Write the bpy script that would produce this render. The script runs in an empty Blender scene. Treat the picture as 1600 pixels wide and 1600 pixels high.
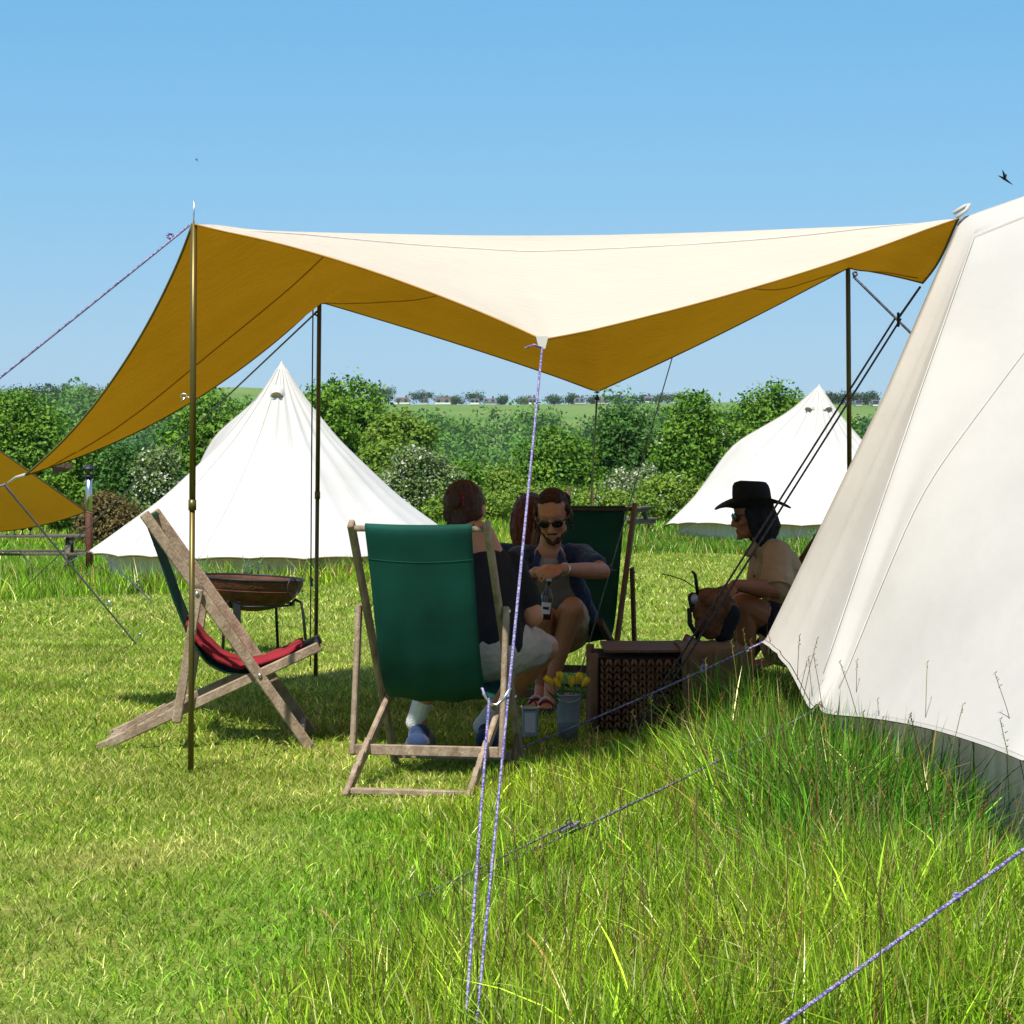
import bpy, bmesh, math, random
import numpy as np
from mathutils import Vector, Matrix, Quaternion, noise
random.seed(7); rng = np.random.default_rng(7)
R = math.radians
scn = bpy.context.scene
C = scn.collection

# ------------------------------------------------------------------ camera, sky, sun, exposure
F, HZ, CH = 3600.0, 720.0, 1.3            # focal length and horizon in 1600 px units, camera height
cd = bpy.data.cameras.new('camera'); cam = bpy.data.objects.new('camera', cd); C.objects.link(cam)
cam.location = (0, 0, CH); cam.rotation_euler = (R(90), 0, 0)
cd.sensor_width = 36; cd.lens = 36*F/1600; cd.shift_y = (HZ-800)/1600
cd.clip_start = .1; cd.clip_end = 6000
scn.camera = cam
SUN = Vector((-.22, -.52, 1.0)).normalized()
w = bpy.data.worlds.new('World'); scn.world = w; w.use_nodes = True
nt = w.node_tree; bg = nt.nodes['Background']
sky = nt.nodes.new('ShaderNodeTexSky'); sky.sky_type = 'NISHITA'; sky.sun_disc = False
sky.sun_elevation = math.asin(SUN.z); sky.sun_rotation = math.atan2(SUN.x, SUN.y)
sky.air_density = 1.0; sky.dust_density = .25; sky.ozone_density = 3.0; sky.altitude = 60
tcw = nt.nodes.new('ShaderNodeTexCoord'); spw = nt.nodes.new('ShaderNodeSeparateXYZ'); nt.links.new(tcw.outputs['Generated'], spw.inputs[0])
rw = nt.nodes.new('ShaderNodeValToRGB'); nt.links.new(spw.outputs[2], rw.inputs[0]); e = rw.color_ramp.elements
K = 12.0
e[0].position = 0; e[0].color = (.190*K, .315*K, .43*K, 1); e[1].position = 1; e[1].color = (.10*K, .22*K, .44*K, 1)
for p_, c_ in ((.05, (.180, .315, .45)), (.12, (.125, .30, .465)), (.20, (.085, .265, .46)), (.32, (.15, .27, .46)), (.6, (.13, .25, .44))): x_ = e.new(p_); x_.color = (*[q*K for q in c_], 1)
mw = nt.nodes.new('ShaderNodeMix'); mw.data_type = 'RGBA'; mw.inputs[0].default_value = .85; nt.links.new(sky.outputs[0], mw.inputs[6]); nt.links.new(rw.outputs[0], mw.inputs[7])
nt.links.new(mw.outputs[2], bg.inputs[0]); bg.inputs[1].default_value = .085
sd = bpy.data.lights.new('sun', 'SUN'); so = bpy.data.objects.new('sun', sd); C.objects.link(so)
sd.energy = 4.0; sd.angle = R(.53); sd.color = (1, .955, .88)
so.rotation_euler = (-SUN).to_track_quat('-Z', 'Y').to_euler()
scn.view_settings.view_transform = 'Standard'; scn.view_settings.look = 'None'
scn.view_settings.exposure = 0.8; scn.view_settings.gamma = 1
scn.cycles.max_bounces = 8; scn.cycles.transparent_max_bounces = 12

# ------------------------------------------------------------------ helpers
def P(x, y, Y): return Vector(((x-800)*Y/F, Y, CH-(y-HZ)*Y/F))
def sstep(a, b, x):
    t = np.clip((x-a)/(b-a), 0, 1); return t*t*(3-2*t)
PY = [-40, 12, 60, 100, 130, 200, 300, 450, 600, 680, 900, 935, 1200, 1600]
PZ = [0, 0, -.42, -1.1, -4.5, -13, -14, -9, 1.5, 11.2, 23, 23.4, 14, 5]
def terr(X, Y):
    X = np.asarray(X, float); Y = np.asarray(Y, float)
    z = np.interp(Y, PY, PZ)
    z = z + .06*np.clip(X+1, -12, 0)*sstep(14, 30, Y)*(1-sstep(60, 90, Y))
    far = sstep(120, 300, Y)
    z = z + far*(.9*np.sin(X*.013+1)+.5*np.sin(X*.031+Y*.012))
    z = z + far*sstep(-40, -110, X)*7
    z = z + .012*np.sin(X*2.1+Y*.7)*np.cos(Y*1.3-X*.4)*(Y > 2)
    return z
def tz(x, y): return float(terr(x, y))

def tag(o, label=None, cat=None, group=None, kind=None):
    if label: o['label'] = label
    if cat: o['category'] = cat
    if group: o['group'] = group
    if kind: o['kind'] = kind
    return o
def thing(name, loc, label, cat, group=None):
    o = bpy.data.objects.new(name, None); C.objects.link(o); o.location = loc
    o.empty_display_size = .1
    return tag(o, label, cat, group)
def wloc(o):
    l = Vector((0, 0, 0))
    while o is not None: l += o.location; o = o.parent
    return l
def link(name, me, mt, parent=None, smooth=True, origin=None):
    """link a mesh given in world coordinates; its origin goes to the parent's base or its own base"""
    o = bpy.data.objects.new(name, me); C.objects.link(o)
    for m in (mt if isinstance(mt, (list, tuple)) else [mt]):
        me.materials.append(m)
    n = len(me.vertices); co = np.empty(n*3, np.float32); me.vertices.foreach_get('co', co); co = co.reshape(-1, 3)
    if parent is None:
        b = Vector(((co[:, 0].min()+co[:, 0].max())/2, (co[:, 1].min()+co[:, 1].max())/2, co[:, 2].min())) if origin is None else Vector(origin)
        o.location = b; off = b
    else:
        off = wloc(parent); o.parent = parent
    co -= np.array(off, np.float32); me.vertices.foreach_set('co', co.ravel()); me.update()
    if smooth: me.polygons.foreach_set('use_smooth', [True]*len(me.polygons))
    return o
def npmesh(name, V, Fc, col=None, uv=None):
    """V (n,3), Fc (m,k) all same size"""
    me = bpy.data.meshes.new(name); V = np.asarray(V, np.float32); Fc = np.asarray(Fc, np.int32)
    m, k = Fc.shape
    me.vertices.add(len(V)); me.vertices.foreach_set('co', V.ravel())
    me.loops.add(m*k); me.loops.foreach_set('vertex_index', Fc.ravel())
    me.polygons.add(m); me.polygons.foreach_set('loop_start', np.arange(0, m*k, k, dtype=np.int32))
    me.polygons.foreach_set('loop_total', np.full(m, k, np.int32))
    me.update(calc_edges=True)
    if col is not None:
        a = me.color_attributes.new('tint', 'FLOAT_COLOR', 'POINT')
        c = np.ones((len(V), 4), np.float32); c[:, :3] = col; a.data.foreach_set('color', c.ravel())
    return me

TS = bpy.data.scenes.new('workbench')   # side scene used only while shaping meshes, removed at the end
class MB:
    def __init__(s): s.v = []; s.f = []
    def add(s, vs, fs):
        b = len(s.v); s.v += [tuple(v) for v in vs]; s.f += [tuple(i+b for i in f) for f in fs]; return s
    def box(s, c, d, rot=None, ch=0):
        c = Vector(c); x, y, z = d[0]/2, d[1]/2, d[2]/2
        M = rot if rot is not None else Matrix.Identity(3)
        ch = min(ch, x*.45, y*.45, z*.45)
        if ch <= 0:
            vs = [c+M@Vector((a, b, e)) for e in (-z, z) for a, b in ((-x, -y), (x, -y), (x, y), (-x, y))]
            return s.add(vs, [(3, 2, 1, 0), (4, 5, 6, 7), (0, 1, 5, 4), (1, 2, 6, 5), (2, 3, 7, 6), (3, 0, 4, 7)])
        bm = bmesh.new(); bmesh.ops.create_cube(bm, size=1)
        for v in bm.verts: v.co = Vector((v.co.x*2*x, v.co.y*2*y, v.co.z*2*z))
        bmesh.ops.bevel(bm, geom=bm.edges[:], offset=ch, segments=1, affect='EDGES')
        vs = [c+M@v.co for v in bm.verts]; fs = [[v.index for v in f.verts] for f in bm.faces]; bm.free()
        return s.add(vs, fs)
    def bar(s, a, b, w, h, up=(0, 0, 1), ch=.003):
        """rectangular bar a->b: w along side axis, h along up-ish axis"""
        a = Vector(a); b = Vector(b); d = b-a; L = d.length; z = d.normalized()
        up = Vector(up); x = up.cross(z)
        if x.length < 1e-4: x = Vector((1, 0, 0)).cross(z)
        x.normalize(); y = z.cross(x)
        M = Matrix((x, y, z)).transposed()
        return s.box((a+b)/2, (w, h, L), M, ch)
    def tube(s, pts, r, n=8, cap=True, close=False):
        pts = [Vector(p) for p in pts]; m = len(pts)
        rs = r if isinstance(r, (list, tuple)) else [r]*m
        b = len(s.v); prev = None
        for i, p in enumerate(pts):
            if close: t = (pts[(i+1) % m]-pts[i-1])
            else: t = pts[min(i+1, m-1)]-pts[max(i-1, 0)]
            t = t.normalized() if t.length > 1e-9 else Vector((0, 0, 1))
            if prev is None:
                u = t.cross(Vector((0, 0, 1)))
                if u.length < .05: u = t.cross(Vector((1, 0, 0)))
                u.normalize()
            else:
                u = prev-t*prev.dot(t); u.normalize()
            prev = u; v = t.cross(u)
            for k in range(n):
                a = 2*math.pi*k/n; s.v.append(tuple(p+(u*math.cos(a)+v*math.sin(a))*rs[i]))
        e = m if close else m-1
        for i in range(e):
            for k in range(n):
                k2 = (k+1) % n; j = (i+1) % m
                s.f.append((b+i*n+k, b+i*n+k2, b+j*n+k2, b+j*n+k))
        if cap and not close:
            s.f.append(tuple(b+k for k in reversed(range(n)))); s.f.append(tuple(b+(m-1)*n+k for k in range(n)))
        return s
    def lathe(s, c, prof, n=24, rot=None, a0=0, a1=2*math.pi):
        c = Vector(c); M = rot if rot is not None else Matrix.Identity(3); b = len(s.v); m = len(prof)
        full = abs(a1-a0-2*math.pi) < 1e-6; nn = n if full else n+1
        for k in range(nn):
            a = a0+(a1-a0)*k/n
            for r, z in prof: s.v.append(tuple(c+M@Vector((r*math.cos(a), r*math.sin(a), z))))
        for k in range(n):
            k2 = (k+1) % nn
            for i in range(m-1): s.f.append((b+k*m+i, b+k2*m+i, b+k2*m+i+1, b+k*m+i+1))
        return s
    def ball(s, c, r, n=12, rot=None):
        c = Vector(c); rx, ry, rz = (r, r, r) if not isinstance(r, (tuple, list)) else r
        M = rot if rot is not None else Matrix.Identity(3); b = len(s.v); m = n//2
        s.v.append(tuple(c+M@Vector((0, 0, -rz))))
        for i in range(1, m):
            t = -math.pi/2+math.pi*i/m
            for k in range(n):
                a = 2*math.pi*k/n
                s.v.append(tuple(c+M@Vector((rx*math.cos(t)*math.cos(a), ry*math.cos(t)*math.sin(a), rz*math.sin(t)))))
        s.v.append(tuple(c+M@Vector((0, 0, rz)))); top = len(s.v)-1
        for k in range(n):
            k2 = (k+1) % n
            s.f.append((b, b+1+k2, b+1+k)); s.f.append((top, b+1+(m-2)*n+k, b+1+(m-2)*n+k2))
            for i in range(m-2): s.f.append((b+1+i*n+k, b+1+i*n+k2, b+1+(i+1)*n+k2, b+1+(i+1)*n+k))
        return s
    def cap(s, a, b_, ra, rb, flat=None, n=12):
        """tapered capsule; flat=(axis vector, factor) squashes the section along axis"""
        a = Vector(a); b_ = Vector(b_); d = b_-a; z = d.normalized() if d.length > 1e-6 else Vector((0, 0, 1))
        if flat:
            ax = Vector(flat[0]); ax = (ax-z*ax.dot(z)).normalized(); k1 = flat[1]
        else:
            ax = z.cross(Vector((.3, .2, 1)));
            if ax.length < .05: ax = z.cross(Vector((1, 0, 0)))
            ax.normalize(); k1 = 1
        v = z.cross(ax); b = len(s.v); rings = []
        for i in range(1, 4): t = -math.pi/2+i*math.pi/8; rings.append((a+z*ra*math.sin(t), ra*math.cos(t)))
        rings.append((a, ra)); rings.append((b_, rb))
        for i in range(1, 4): t = i*math.pi/8; rings.append((b_+z*rb*math.sin(t), rb*math.cos(t)))
        s.v.append(tuple(a-z*ra))
        for c, r in rings:
            for k in range(n):
                q = 2*math.pi*k/n; s.v.append(tuple(c+ax*r*k1*math.cos(q)+v*r*math.sin(q)))
        s.v.append(tuple(b_+z*rb)); top = len(s.v)-1; m = len(rings)
        for k in range(n):
            k2 = (k+1) % n
            s.f.append((b, b+1+k2, b+1+k)); s.f.append((top, b+1+(m-1)*n+k, b+1+(m-1)*n+k2))
            for i in range(m-1): s.f.append((b+1+i*n+k, b+1+i*n+k2, b+1+(i+1)*n+k2, b+1+(i+1)*n+k))
        return s
    def chain(s, pts, rs, flat=None):
        for i in range(len(pts)-1): s.cap(pts[i], pts[i+1], rs[i], rs[i+1], flat)
        return s
    def xf(s, M, start=0):
        for i in range(start, len(s.v)): s.v[i] = tuple(M@Vector(s.v[i]))
        return s
    def mesh(s, name='m'):
        me = bpy.data.meshes.new(name); me.from_pydata(s.v, [], s.f); me.update()
        return me
    def fixed(s, name='m'):
        me = s.mesh(name); bm = bmesh.new(); bm.from_mesh(me); bmesh.ops.recalc_face_normals(bm, faces=bm.faces); bm.to_mesh(me); bm.free(); return me
    def build(s, name, mt, parent=None, smooth=False, origin=None):
        return link(name, s.fixed(name), mt, parent, smooth, origin)
    def remeshed(s, name, mt, parent=None, vox=.006, sm=4, folds=0, fs=18, origin=None, warp=None):
        me = s.fixed('tmp'); o = bpy.data.objects.new('tmp', me); TS.collection.objects.link(o)
        m = o.modifiers.new('r', 'REMESH'); m.mode = 'VOXEL'; m.voxel_size = vox; m.use_smooth_shade = True
        m2 = o.modifiers.new('s', 'SMOOTH'); m2.iterations = sm; m2.factor = .5
        vl = TS.view_layers[0]; vl.update(); dg = vl.depsgraph
        nm = bpy.data.meshes.new_from_object(o.evaluated_get(dg)); nm.name = name
        bpy.data.objects.remove(o); nm.materials.clear()
        if folds:
            nv = len(nm.vertices); co_ = np.empty(nv*3, np.float32); no_ = np.empty(nv*3, np.float32); nm.vertices.foreach_get('co', co_); nm.vertices.foreach_get('normal', no_)
            co_ = co_.reshape(-1, 3); no_ = no_.reshape(-1, 3); ks = np.zeros(nv, np.float32)
            for q in range(nv):
                c = Vector(co_[q].tolist())
                ks[q] = noise.noise(Vector((c.x*fs, c.y*fs, c.z*fs*.55)))+.5*noise.noise(Vector((c.x*fs*2.3, c.y*fs*2.3, c.z*fs*1.1+7)))
            co_ = co_+no_*(ks*folds)[:, None]; nm.vertices.foreach_set('co', co_.ravel()); nm.update()
        if warp:
            for v in nm.vertices: v.co = warp(v.co, v.normal)
        return link(name, nm, mt, parent, True, origin)

# ------------------------------------------------------------------ materials
def nodes(name):
    m = bpy.data.materials.new(name); m.use_nodes = True; n = m.node_tree; b = n.nodes['Principled BSDF']; return m, n, b
def mat(name, col, rough=.7, var=.12, sc=8, bump=0, bsc=60, metal=0, col2=None, trans=0, stretch=None, spec=.3, sheen=0, detail=6):
    m, n, b = nodes(name)
    tc = n.nodes.new('ShaderNodeTexCoord'); mp = n.nodes.new('ShaderNodeMapping'); n.links.new(tc.outputs['Object'], mp.inputs[0])
    if stretch: mp.inputs['Scale'].default_value = stretch
    ns = n.nodes.new('ShaderNodeTexNoise'); ns.inputs['Scale'].default_value = sc; ns.inputs['Detail'].default_value = detail; n.links.new(mp.outputs[0], ns.inputs[0])
    mx = n.nodes.new('ShaderNodeMix'); mx.data_type = 'RGBA'
    rp = n.nodes.new('ShaderNodeMapRange'); rp.inputs[1].default_value = .3; rp.inputs[2].default_value = .7
    n.links.new(ns.outputs[0], rp.inputs[0]); n.links.new(rp.outputs[0], mx.inputs[0])
    c2 = col2 if col2 else tuple(min(1, c*(1+var*1.2)) for c in col); c1 = col if col2 else tuple(c*(1-var) for c in col)
    mx.inputs[6].default_value = (*c1, 1); mx.inputs[7].default_value = (*c2, 1)
    n.links.new(mx.outputs[2], b.inputs['Base Color'])
    b.inputs['Roughness'].default_value = rough; b.inputs['Metallic'].default_value = metal; b.inputs['Specular IOR Level'].default_value = spec
    if sheen: b.inputs['Sheen Weight'].default_value = sheen
    if bump:
        nb = n.nodes.new('ShaderNodeTexNoise'); nb.inputs['Scale'].default_value = bsc; nb.inputs['Detail'].default_value = 5; n.links.new(mp.outputs[0], nb.inputs[0])
        bp = n.nodes.new('ShaderNodeBump'); bp.inputs['Strength'].default_value = bump; bp.inputs['Distance'].default_value = .02; n.links.new(nb.outputs[0], bp.inputs['Height']); n.links.new(bp.outputs[0], b.inputs['Normal'])
    if trans:
        tr = n.nodes.new('ShaderNodeBsdfTranslucent'); n.links.new(mx.outputs[2], tr.inputs[0]); ms = n.nodes.new('ShaderNodeMixShader'); ms.inputs[0].default_value = trans
        out = n.nodes['Material Output']; n.links.new(b.outputs[0], ms.inputs[1]); n.links.new(tr.outputs[0], ms.inputs[2]); n.links.new(ms.outputs[0], out.inputs[0])
    return m
def tintmat(name, rough=.55, trans=.3, spec=.25, tcol=(1.2, 1.25, .5)):
    m, n, b = nodes(name); a = n.nodes.new('ShaderNodeAttribute'); a.attribute_name = 'tint'
    n.links.new(a.outputs['Color'], b.inputs['Base Color']); b.inputs['Roughness'].default_value = rough; b.inputs['Specular IOR Level'].default_value = spec
    tr = n.nodes.new('ShaderNodeBsdfTranslucent'); mu = n.nodes.new('ShaderNodeMix'); mu.data_type = 'RGBA'; mu.blend_type = 'MULTIPLY'; mu.inputs[0].default_value = 1
    mu.inputs[7].default_value = (*tcol, 1); n.links.new(a.outputs['Color'], mu.inputs[6]); n.links.new(mu.outputs[2], tr.inputs[0])
    ms = n.nodes.new('ShaderNodeMixShader'); ms.inputs[0].default_value = trans
    n.links.new(b.outputs[0], ms.inputs[1]); n.links.new(tr.outputs[0], ms.inputs[2]); n.links.new(ms.outputs[0], n.nodes['Material Output'].inputs[0])
    return m
def woodmat(name, c1, c2, rough=.75):
    # grain runs along the object's longest lines through a stretched noise in two directions
    m = mat(name, c1, rough, col2=c2, sc=9, bump=.35, bsc=40, stretch=(2.5, 2.5, 1.4), detail=9)
    return m
def ropemat(name, c1, c2, sc=120):
    m, n, b = nodes(name); tc = n.nodes.new('ShaderNodeTexCoord'); v = n.nodes.new('ShaderNodeTexVoronoi'); v.inputs['Scale'].default_value = sc
    n.links.new(tc.outputs['Object'], v.inputs[0]); r = n.nodes.new('ShaderNodeValToRGB'); r.color_ramp.elements[0].color = (*c1, 1); r.color_ramp.elements[1].color = (*c2, 1)
    r.color_ramp.elements[0].position = .45; r.color_ramp.elements[1].position = .62
    sp = n.nodes.new('ShaderNodeSeparateColor'); n.links.new(v.outputs['Color'], sp.inputs[0]); n.links.new(sp.outputs[0], r.inputs[0]); n.links.new(r.outputs[0], b.inputs['Base Color'])
    bp = n.nodes.new('ShaderNodeBump'); bp.inputs['Strength'].default_value = .5; bp.inputs['Distance'].default_value = .003; n.links.new(v.outputs['Distance'], bp.inputs['Height']); n.links.new(bp.outputs[0], b.inputs['Normal'])
    b.inputs['Roughness'].default_value = .6; return m
def tarpmat():
    m, n, b = nodes('tarp_canvas'); g = n.nodes.new('ShaderNodeNewGeometry'); out = n.nodes['Material Output']
    tc = n.nodes.new('ShaderNodeTexCoord'); ns = n.nodes.new('ShaderNodeTexNoise'); ns.inputs['Scale'].default_value = 2.2; ns.inputs['Detail'].default_value = 8; n.links.new(tc.outputs['Object'], ns.inputs[0])
    wv = n.nodes.new('ShaderNodeTexNoise'); wv.inputs['Scale'].default_value = 9; mp = n.nodes.new('ShaderNodeMapping'); mp.inputs['Scale'].default_value = (1, 3, 1); n.links.new(tc.outputs['Object'], mp.inputs[0]); n.links.new(mp.outputs[0], wv.inputs[0])
    bp = n.nodes.new('ShaderNodeBump'); bp.inputs['Strength'].default_value = .45; bp.inputs['Distance'].default_value = .03; n.links.new(wv.outputs[0], bp.inputs['Height'])
    def two(c1, c2):
        x = n.nodes.new('ShaderNodeMix'); x.data_type = 'RGBA'; x.inputs[6].default_value = (*c1, 1); x.inputs[7].default_value = (*c2, 1); n.links.new(ns.outputs[0], x.inputs[0]); return x
    cr = two((.54, .472, .372), (.60, .528, .42)); oc = two((.44, .205, .006), (.54, .26, .012))
    d1 = n.nodes.new('ShaderNodeBsdfDiffuse'); n.links.new(cr.outputs[2], d1.inputs[0])
    d2 = n.nodes.new('ShaderNodeBsdfDiffuse'); n.links.new(oc.outputs[2], d2.inputs[0])
    t = n.nodes.new('ShaderNodeBsdfTranslucent'); n.links.new(oc.outputs[2], t.inputs[0])
    for q in (d1, d2, t): n.links.new(bp.outputs[0], q.inputs['Normal'])
    ma = n.nodes.new('ShaderNodeMixShader'); ma.inputs[0].default_value = .2; n.links.new(d1.outputs[0], ma.inputs[1]); n.links.new(t.outputs[0], ma.inputs[2])
    mb = n.nodes.new('ShaderNodeMixShader'); mb.inputs[0].default_value = .2; n.links.new(d2.outputs[0], mb.inputs[1]); n.links.new(t.outputs[0], mb.inputs[2])
    mx = n.nodes.new('ShaderNodeMixShader'); n.links.new(g.outputs['Backfacing'], mx.inputs[0]); n.links.new(ma.outputs[0], mx.inputs[1]); n.links.new(mb.outputs[0], mx.inputs[2]); n.links.new(mx.outputs[0], out.inputs[0])
    return m
M_tarp = tarpmat()
M_canvas = mat('white_canvas', (.59, .553, .50), .85, .07, 1.5, bump=.55, bsc=3.2, trans=.28, spec=.1)
M_canvas_far = mat('white_canvas_far', (.52, .495, .455), .85, .06, 1.2, bump=.4, bsc=2, trans=.06, spec=.1)
M_wallcloth = mat('tent_wall_cloth', (.72, .66, .54), .9, .12, 4, bump=.5, bsc=12, stretch=(6, 6, .4), trans=.1, spec=.1)
M_seam = mat('seam_stitch', (.30, .14, .01), .9)
M_seam_w = mat('white_seam', (.55, .52, .48), .9)
M_hem = mat('dark_hem', (.13, .10, .04), .9)
M_pole = mat('brass_pole', (.12, .092, .022), .40, .15, 20, metal=.55, col2=(.13, .10, .03))
M_steel = mat('steel', (.55, .55, .55), .3, .05, metal=1)
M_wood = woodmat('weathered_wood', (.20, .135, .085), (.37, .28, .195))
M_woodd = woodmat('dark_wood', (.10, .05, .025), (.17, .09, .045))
M_woodg = woodmat('grey_wood', (.06, .048, .036), (.13, .11, .085))
M_green = mat('green_canvas', (.005, .060, .042), .8, .30, 4, bump=.12, bsc=400, trans=.15, spec=.2)
M_red = mat('red_cloth', (.22, .01, .018), .9, .15, 8, bump=.3, bsc=60)
M_rust = mat('rusty_iron', (.045, .015, .008), .7, col2=(.12, .038, .014), sc=12, bump=.4, bsc=40)
M_iron = mat('black_iron', (.015, .015, .017), .5)
M_black = mat('matt_black', (.008, .008, .009), .6)
M_skin = mat('skin', (.46, .19, .095), .5, .08, 14, bump=.08, bsc=90, spec=.4)
M_skin2 = mat('tanned_skin', (.30, .115, .05), .5, .08, 14, bump=.08, bsc=90, spec=.4)
M_hairb = mat('brown_hair', (.06, .020, .010), .45, .4, 30, bump=.9, bsc=60, stretch=(3, 3, .6))
M_hairr = mat('auburn_hair', (.12, .028, .010), .45, .4, 30, bump=.9, bsc=60, stretch=(3, 3, .6))
M_navy = mat('navy_cloth', (.012, .03, .085), .85, .2, 12, bump=.3, bsc=80, sheen=.2)
M_greyt = mat('grey_cloth', (.24, .22, .20), .9, .12, 12, bump=.3, bsc=80)
M_beige = mat('beige_cloth', (.56, .38, .23), .9, .1, 10, bump=.35, bsc=50)
M_shirt = mat('tan_linen', (.42, .27, .155), .95, .14, 9, bump=.6, bsc=30)
M_short = mat('stone_cloth', (.42, .36, .30), .9, .1, 10, bump=.35, bsc=50)
M_blackc = mat('black_cloth', (.010, .010, .012), .9, .2, 10, bump=.3, bsc=50)
M_sock = mat('white_knit', (.66, .66, .68), .95, .06, 60, bump=.5, bsc=200)
M_lens = mat('dark_lens', (.006, .006, .007), .08, spec=.6)
M_bottle = mat('brown_glass', (.03, .012, .004), .08, spec=.6)
M_label = mat('paper_label', (.55, .53, .5), .6)
M_wick = mat('wicker', (.17, .085, .038), .8, .35, 20, bump=.5, bsc=90)
M_wickd = mat('wicker_inside', (.02, .010, .005), .9)
M_tan = mat('tan_cloth', (.15, .09, .045), .9, .2, 9, bump=.4, bsc=40)
M_zinc = mat('zinc', (.30, .33, .38), .45, .15, 10, metal=.5)
M_tulip = mat('yellow_petal', (.80, .52, .02), .5, .1, 20)
M_stem = mat('green_stem', (.06, .16, .03), .6, .2, 20)
M_purple = ropemat('purple_rope', (.08, .045, .21), (.33, .30, .40), 260)
M_greyrope = ropemat('grey_rope', (.04, .04, .045), (.20, .19, .20), 220)
M_darkrope = ropemat('dark_rope', (.02, .02, .03), (.07, .07, .09), 150)
M_bag = mat('mottled_hide', (.045, .018, .008), .85, col2=(.24, .10, .04), sc=16, bump=.6, bsc=50, detail=3)
M_leaf = tintmat('leaf', .6, .16)
M_grass = tintmat('grass_blade', .6, .27, .12, (1.3, 1.3, .45))
M_flower = mat('white_blossom', (.62, .62, .52), .8, .05)
M_bark = mat('bark', (.07, .05, .035), .9, .3, 10, bump=.6, bsc=20)

# ------------------------------------------------------------------ ground
def build_ground():
    ys = np.concatenate([np.linspace(-40, 3, 8), np.linspace(3.2, 20, 110), np.linspace(20.5, 60, 70), np.linspace(61, 140, 50), np.linspace(145, 940, 110), np.linspace(960, 1600, 12)])
    u = np.linspace(-1, 1, 181); xs = np.sign(u)*(np.abs(u)**2.6)*760
    X, Y = np.meshgrid(xs, ys); Z = terr(X, Y)
    n = len(xs); m = len(ys)
    i = (np.arange(m-1)[:, None]*n+np.arange(n-1)[None, :]).ravel()
    me = npmesh('ground', np.stack([X, Y, Z], -1).reshape(-1, 3), np.stack([i, i+1, i+1+n, i+n], -1))
    mt, nn, b = nodes('ground_turf')
    g = nn.nodes.new('ShaderNodeNewGeometry'); sp = nn.nodes.new('ShaderNodeSeparateXYZ'); nn.links.new(g.outputs['Position'], sp.inputs[0])
    def noi(sc, d=8):
        a = nn.nodes.new('ShaderNodeTexNoise'); a.inputs['Scale'].default_value = sc; a.inputs['Detail'].default_value = d; nn.links.new(g.outputs['Position'], a.inputs[0]); return a.outputs[0]
    def ramp(src, p0, c0, p1, c1):
        r = nn.nodes.new('ShaderNodeValToRGB'); e = r.color_ramp.elements; e[0].position = p0; e[0].color = (*c0, 1); e[1].position = p1; e[1].color = (*c1, 1); nn.links.new(src, r.inputs[0]); return r.outputs[0]
    def mixc(f, a, c):
        x = nn.nodes.new('ShaderNodeMix'); x.data_type = 'RGBA'
        nn.links.new(f, x.inputs[0]); nn.links.new(a, x.inputs[6]); nn.links.new(c, x.inputs[7]); return x.outputs[2]
    def mr(src, a, c):
        r = nn.nodes.new('ShaderNodeMapRange'); r.inputs[1].default_value = a; r.inputs[2].default_value = c; nn.links.new(src, r.inputs[0]); return r.outputs[0]
    lawn = mixc(mr(noi(1.3), .4, .65), ramp(noi(28), .35, (.08, .15, .010), .65, (.19, .25, .03)), ramp(noi(28), .35, (.15, .18, .02), .65, (.28, .27, .07)))
    mead = ramp(noi(.35), .35, (.08, .15, .012), .65, (.18, .24, .03))
    field = ramp(noi(.02), .35, (.095, .17, .03), .65, (.135, .20, .045))
    c1 = mixc(mr(sp.outputs[1], 28, 45), lawn, mead); c2 = mixc(mr(sp.outputs[1], 450, 600), c1, field)
    nn.links.new(c2, b.inputs['Base Color']); b.inputs['Roughness'].default_value = .95; b.inputs['Specular IOR Level'].default_value = .1
    bp = nn.nodes.new('ShaderNodeBump'); bp.inputs['Strength'].default_value = .6; bp.inputs['Distance'].default_value = .03; nn.links.new(noi(45, 4), bp.inputs['Height']); nn.links.new(bp.outputs[0], b.inputs['Normal'])
    o = link('ground', me, mt, None, True, (0, 0, 0)); tag(o, kind='structure')
build_ground()

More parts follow.
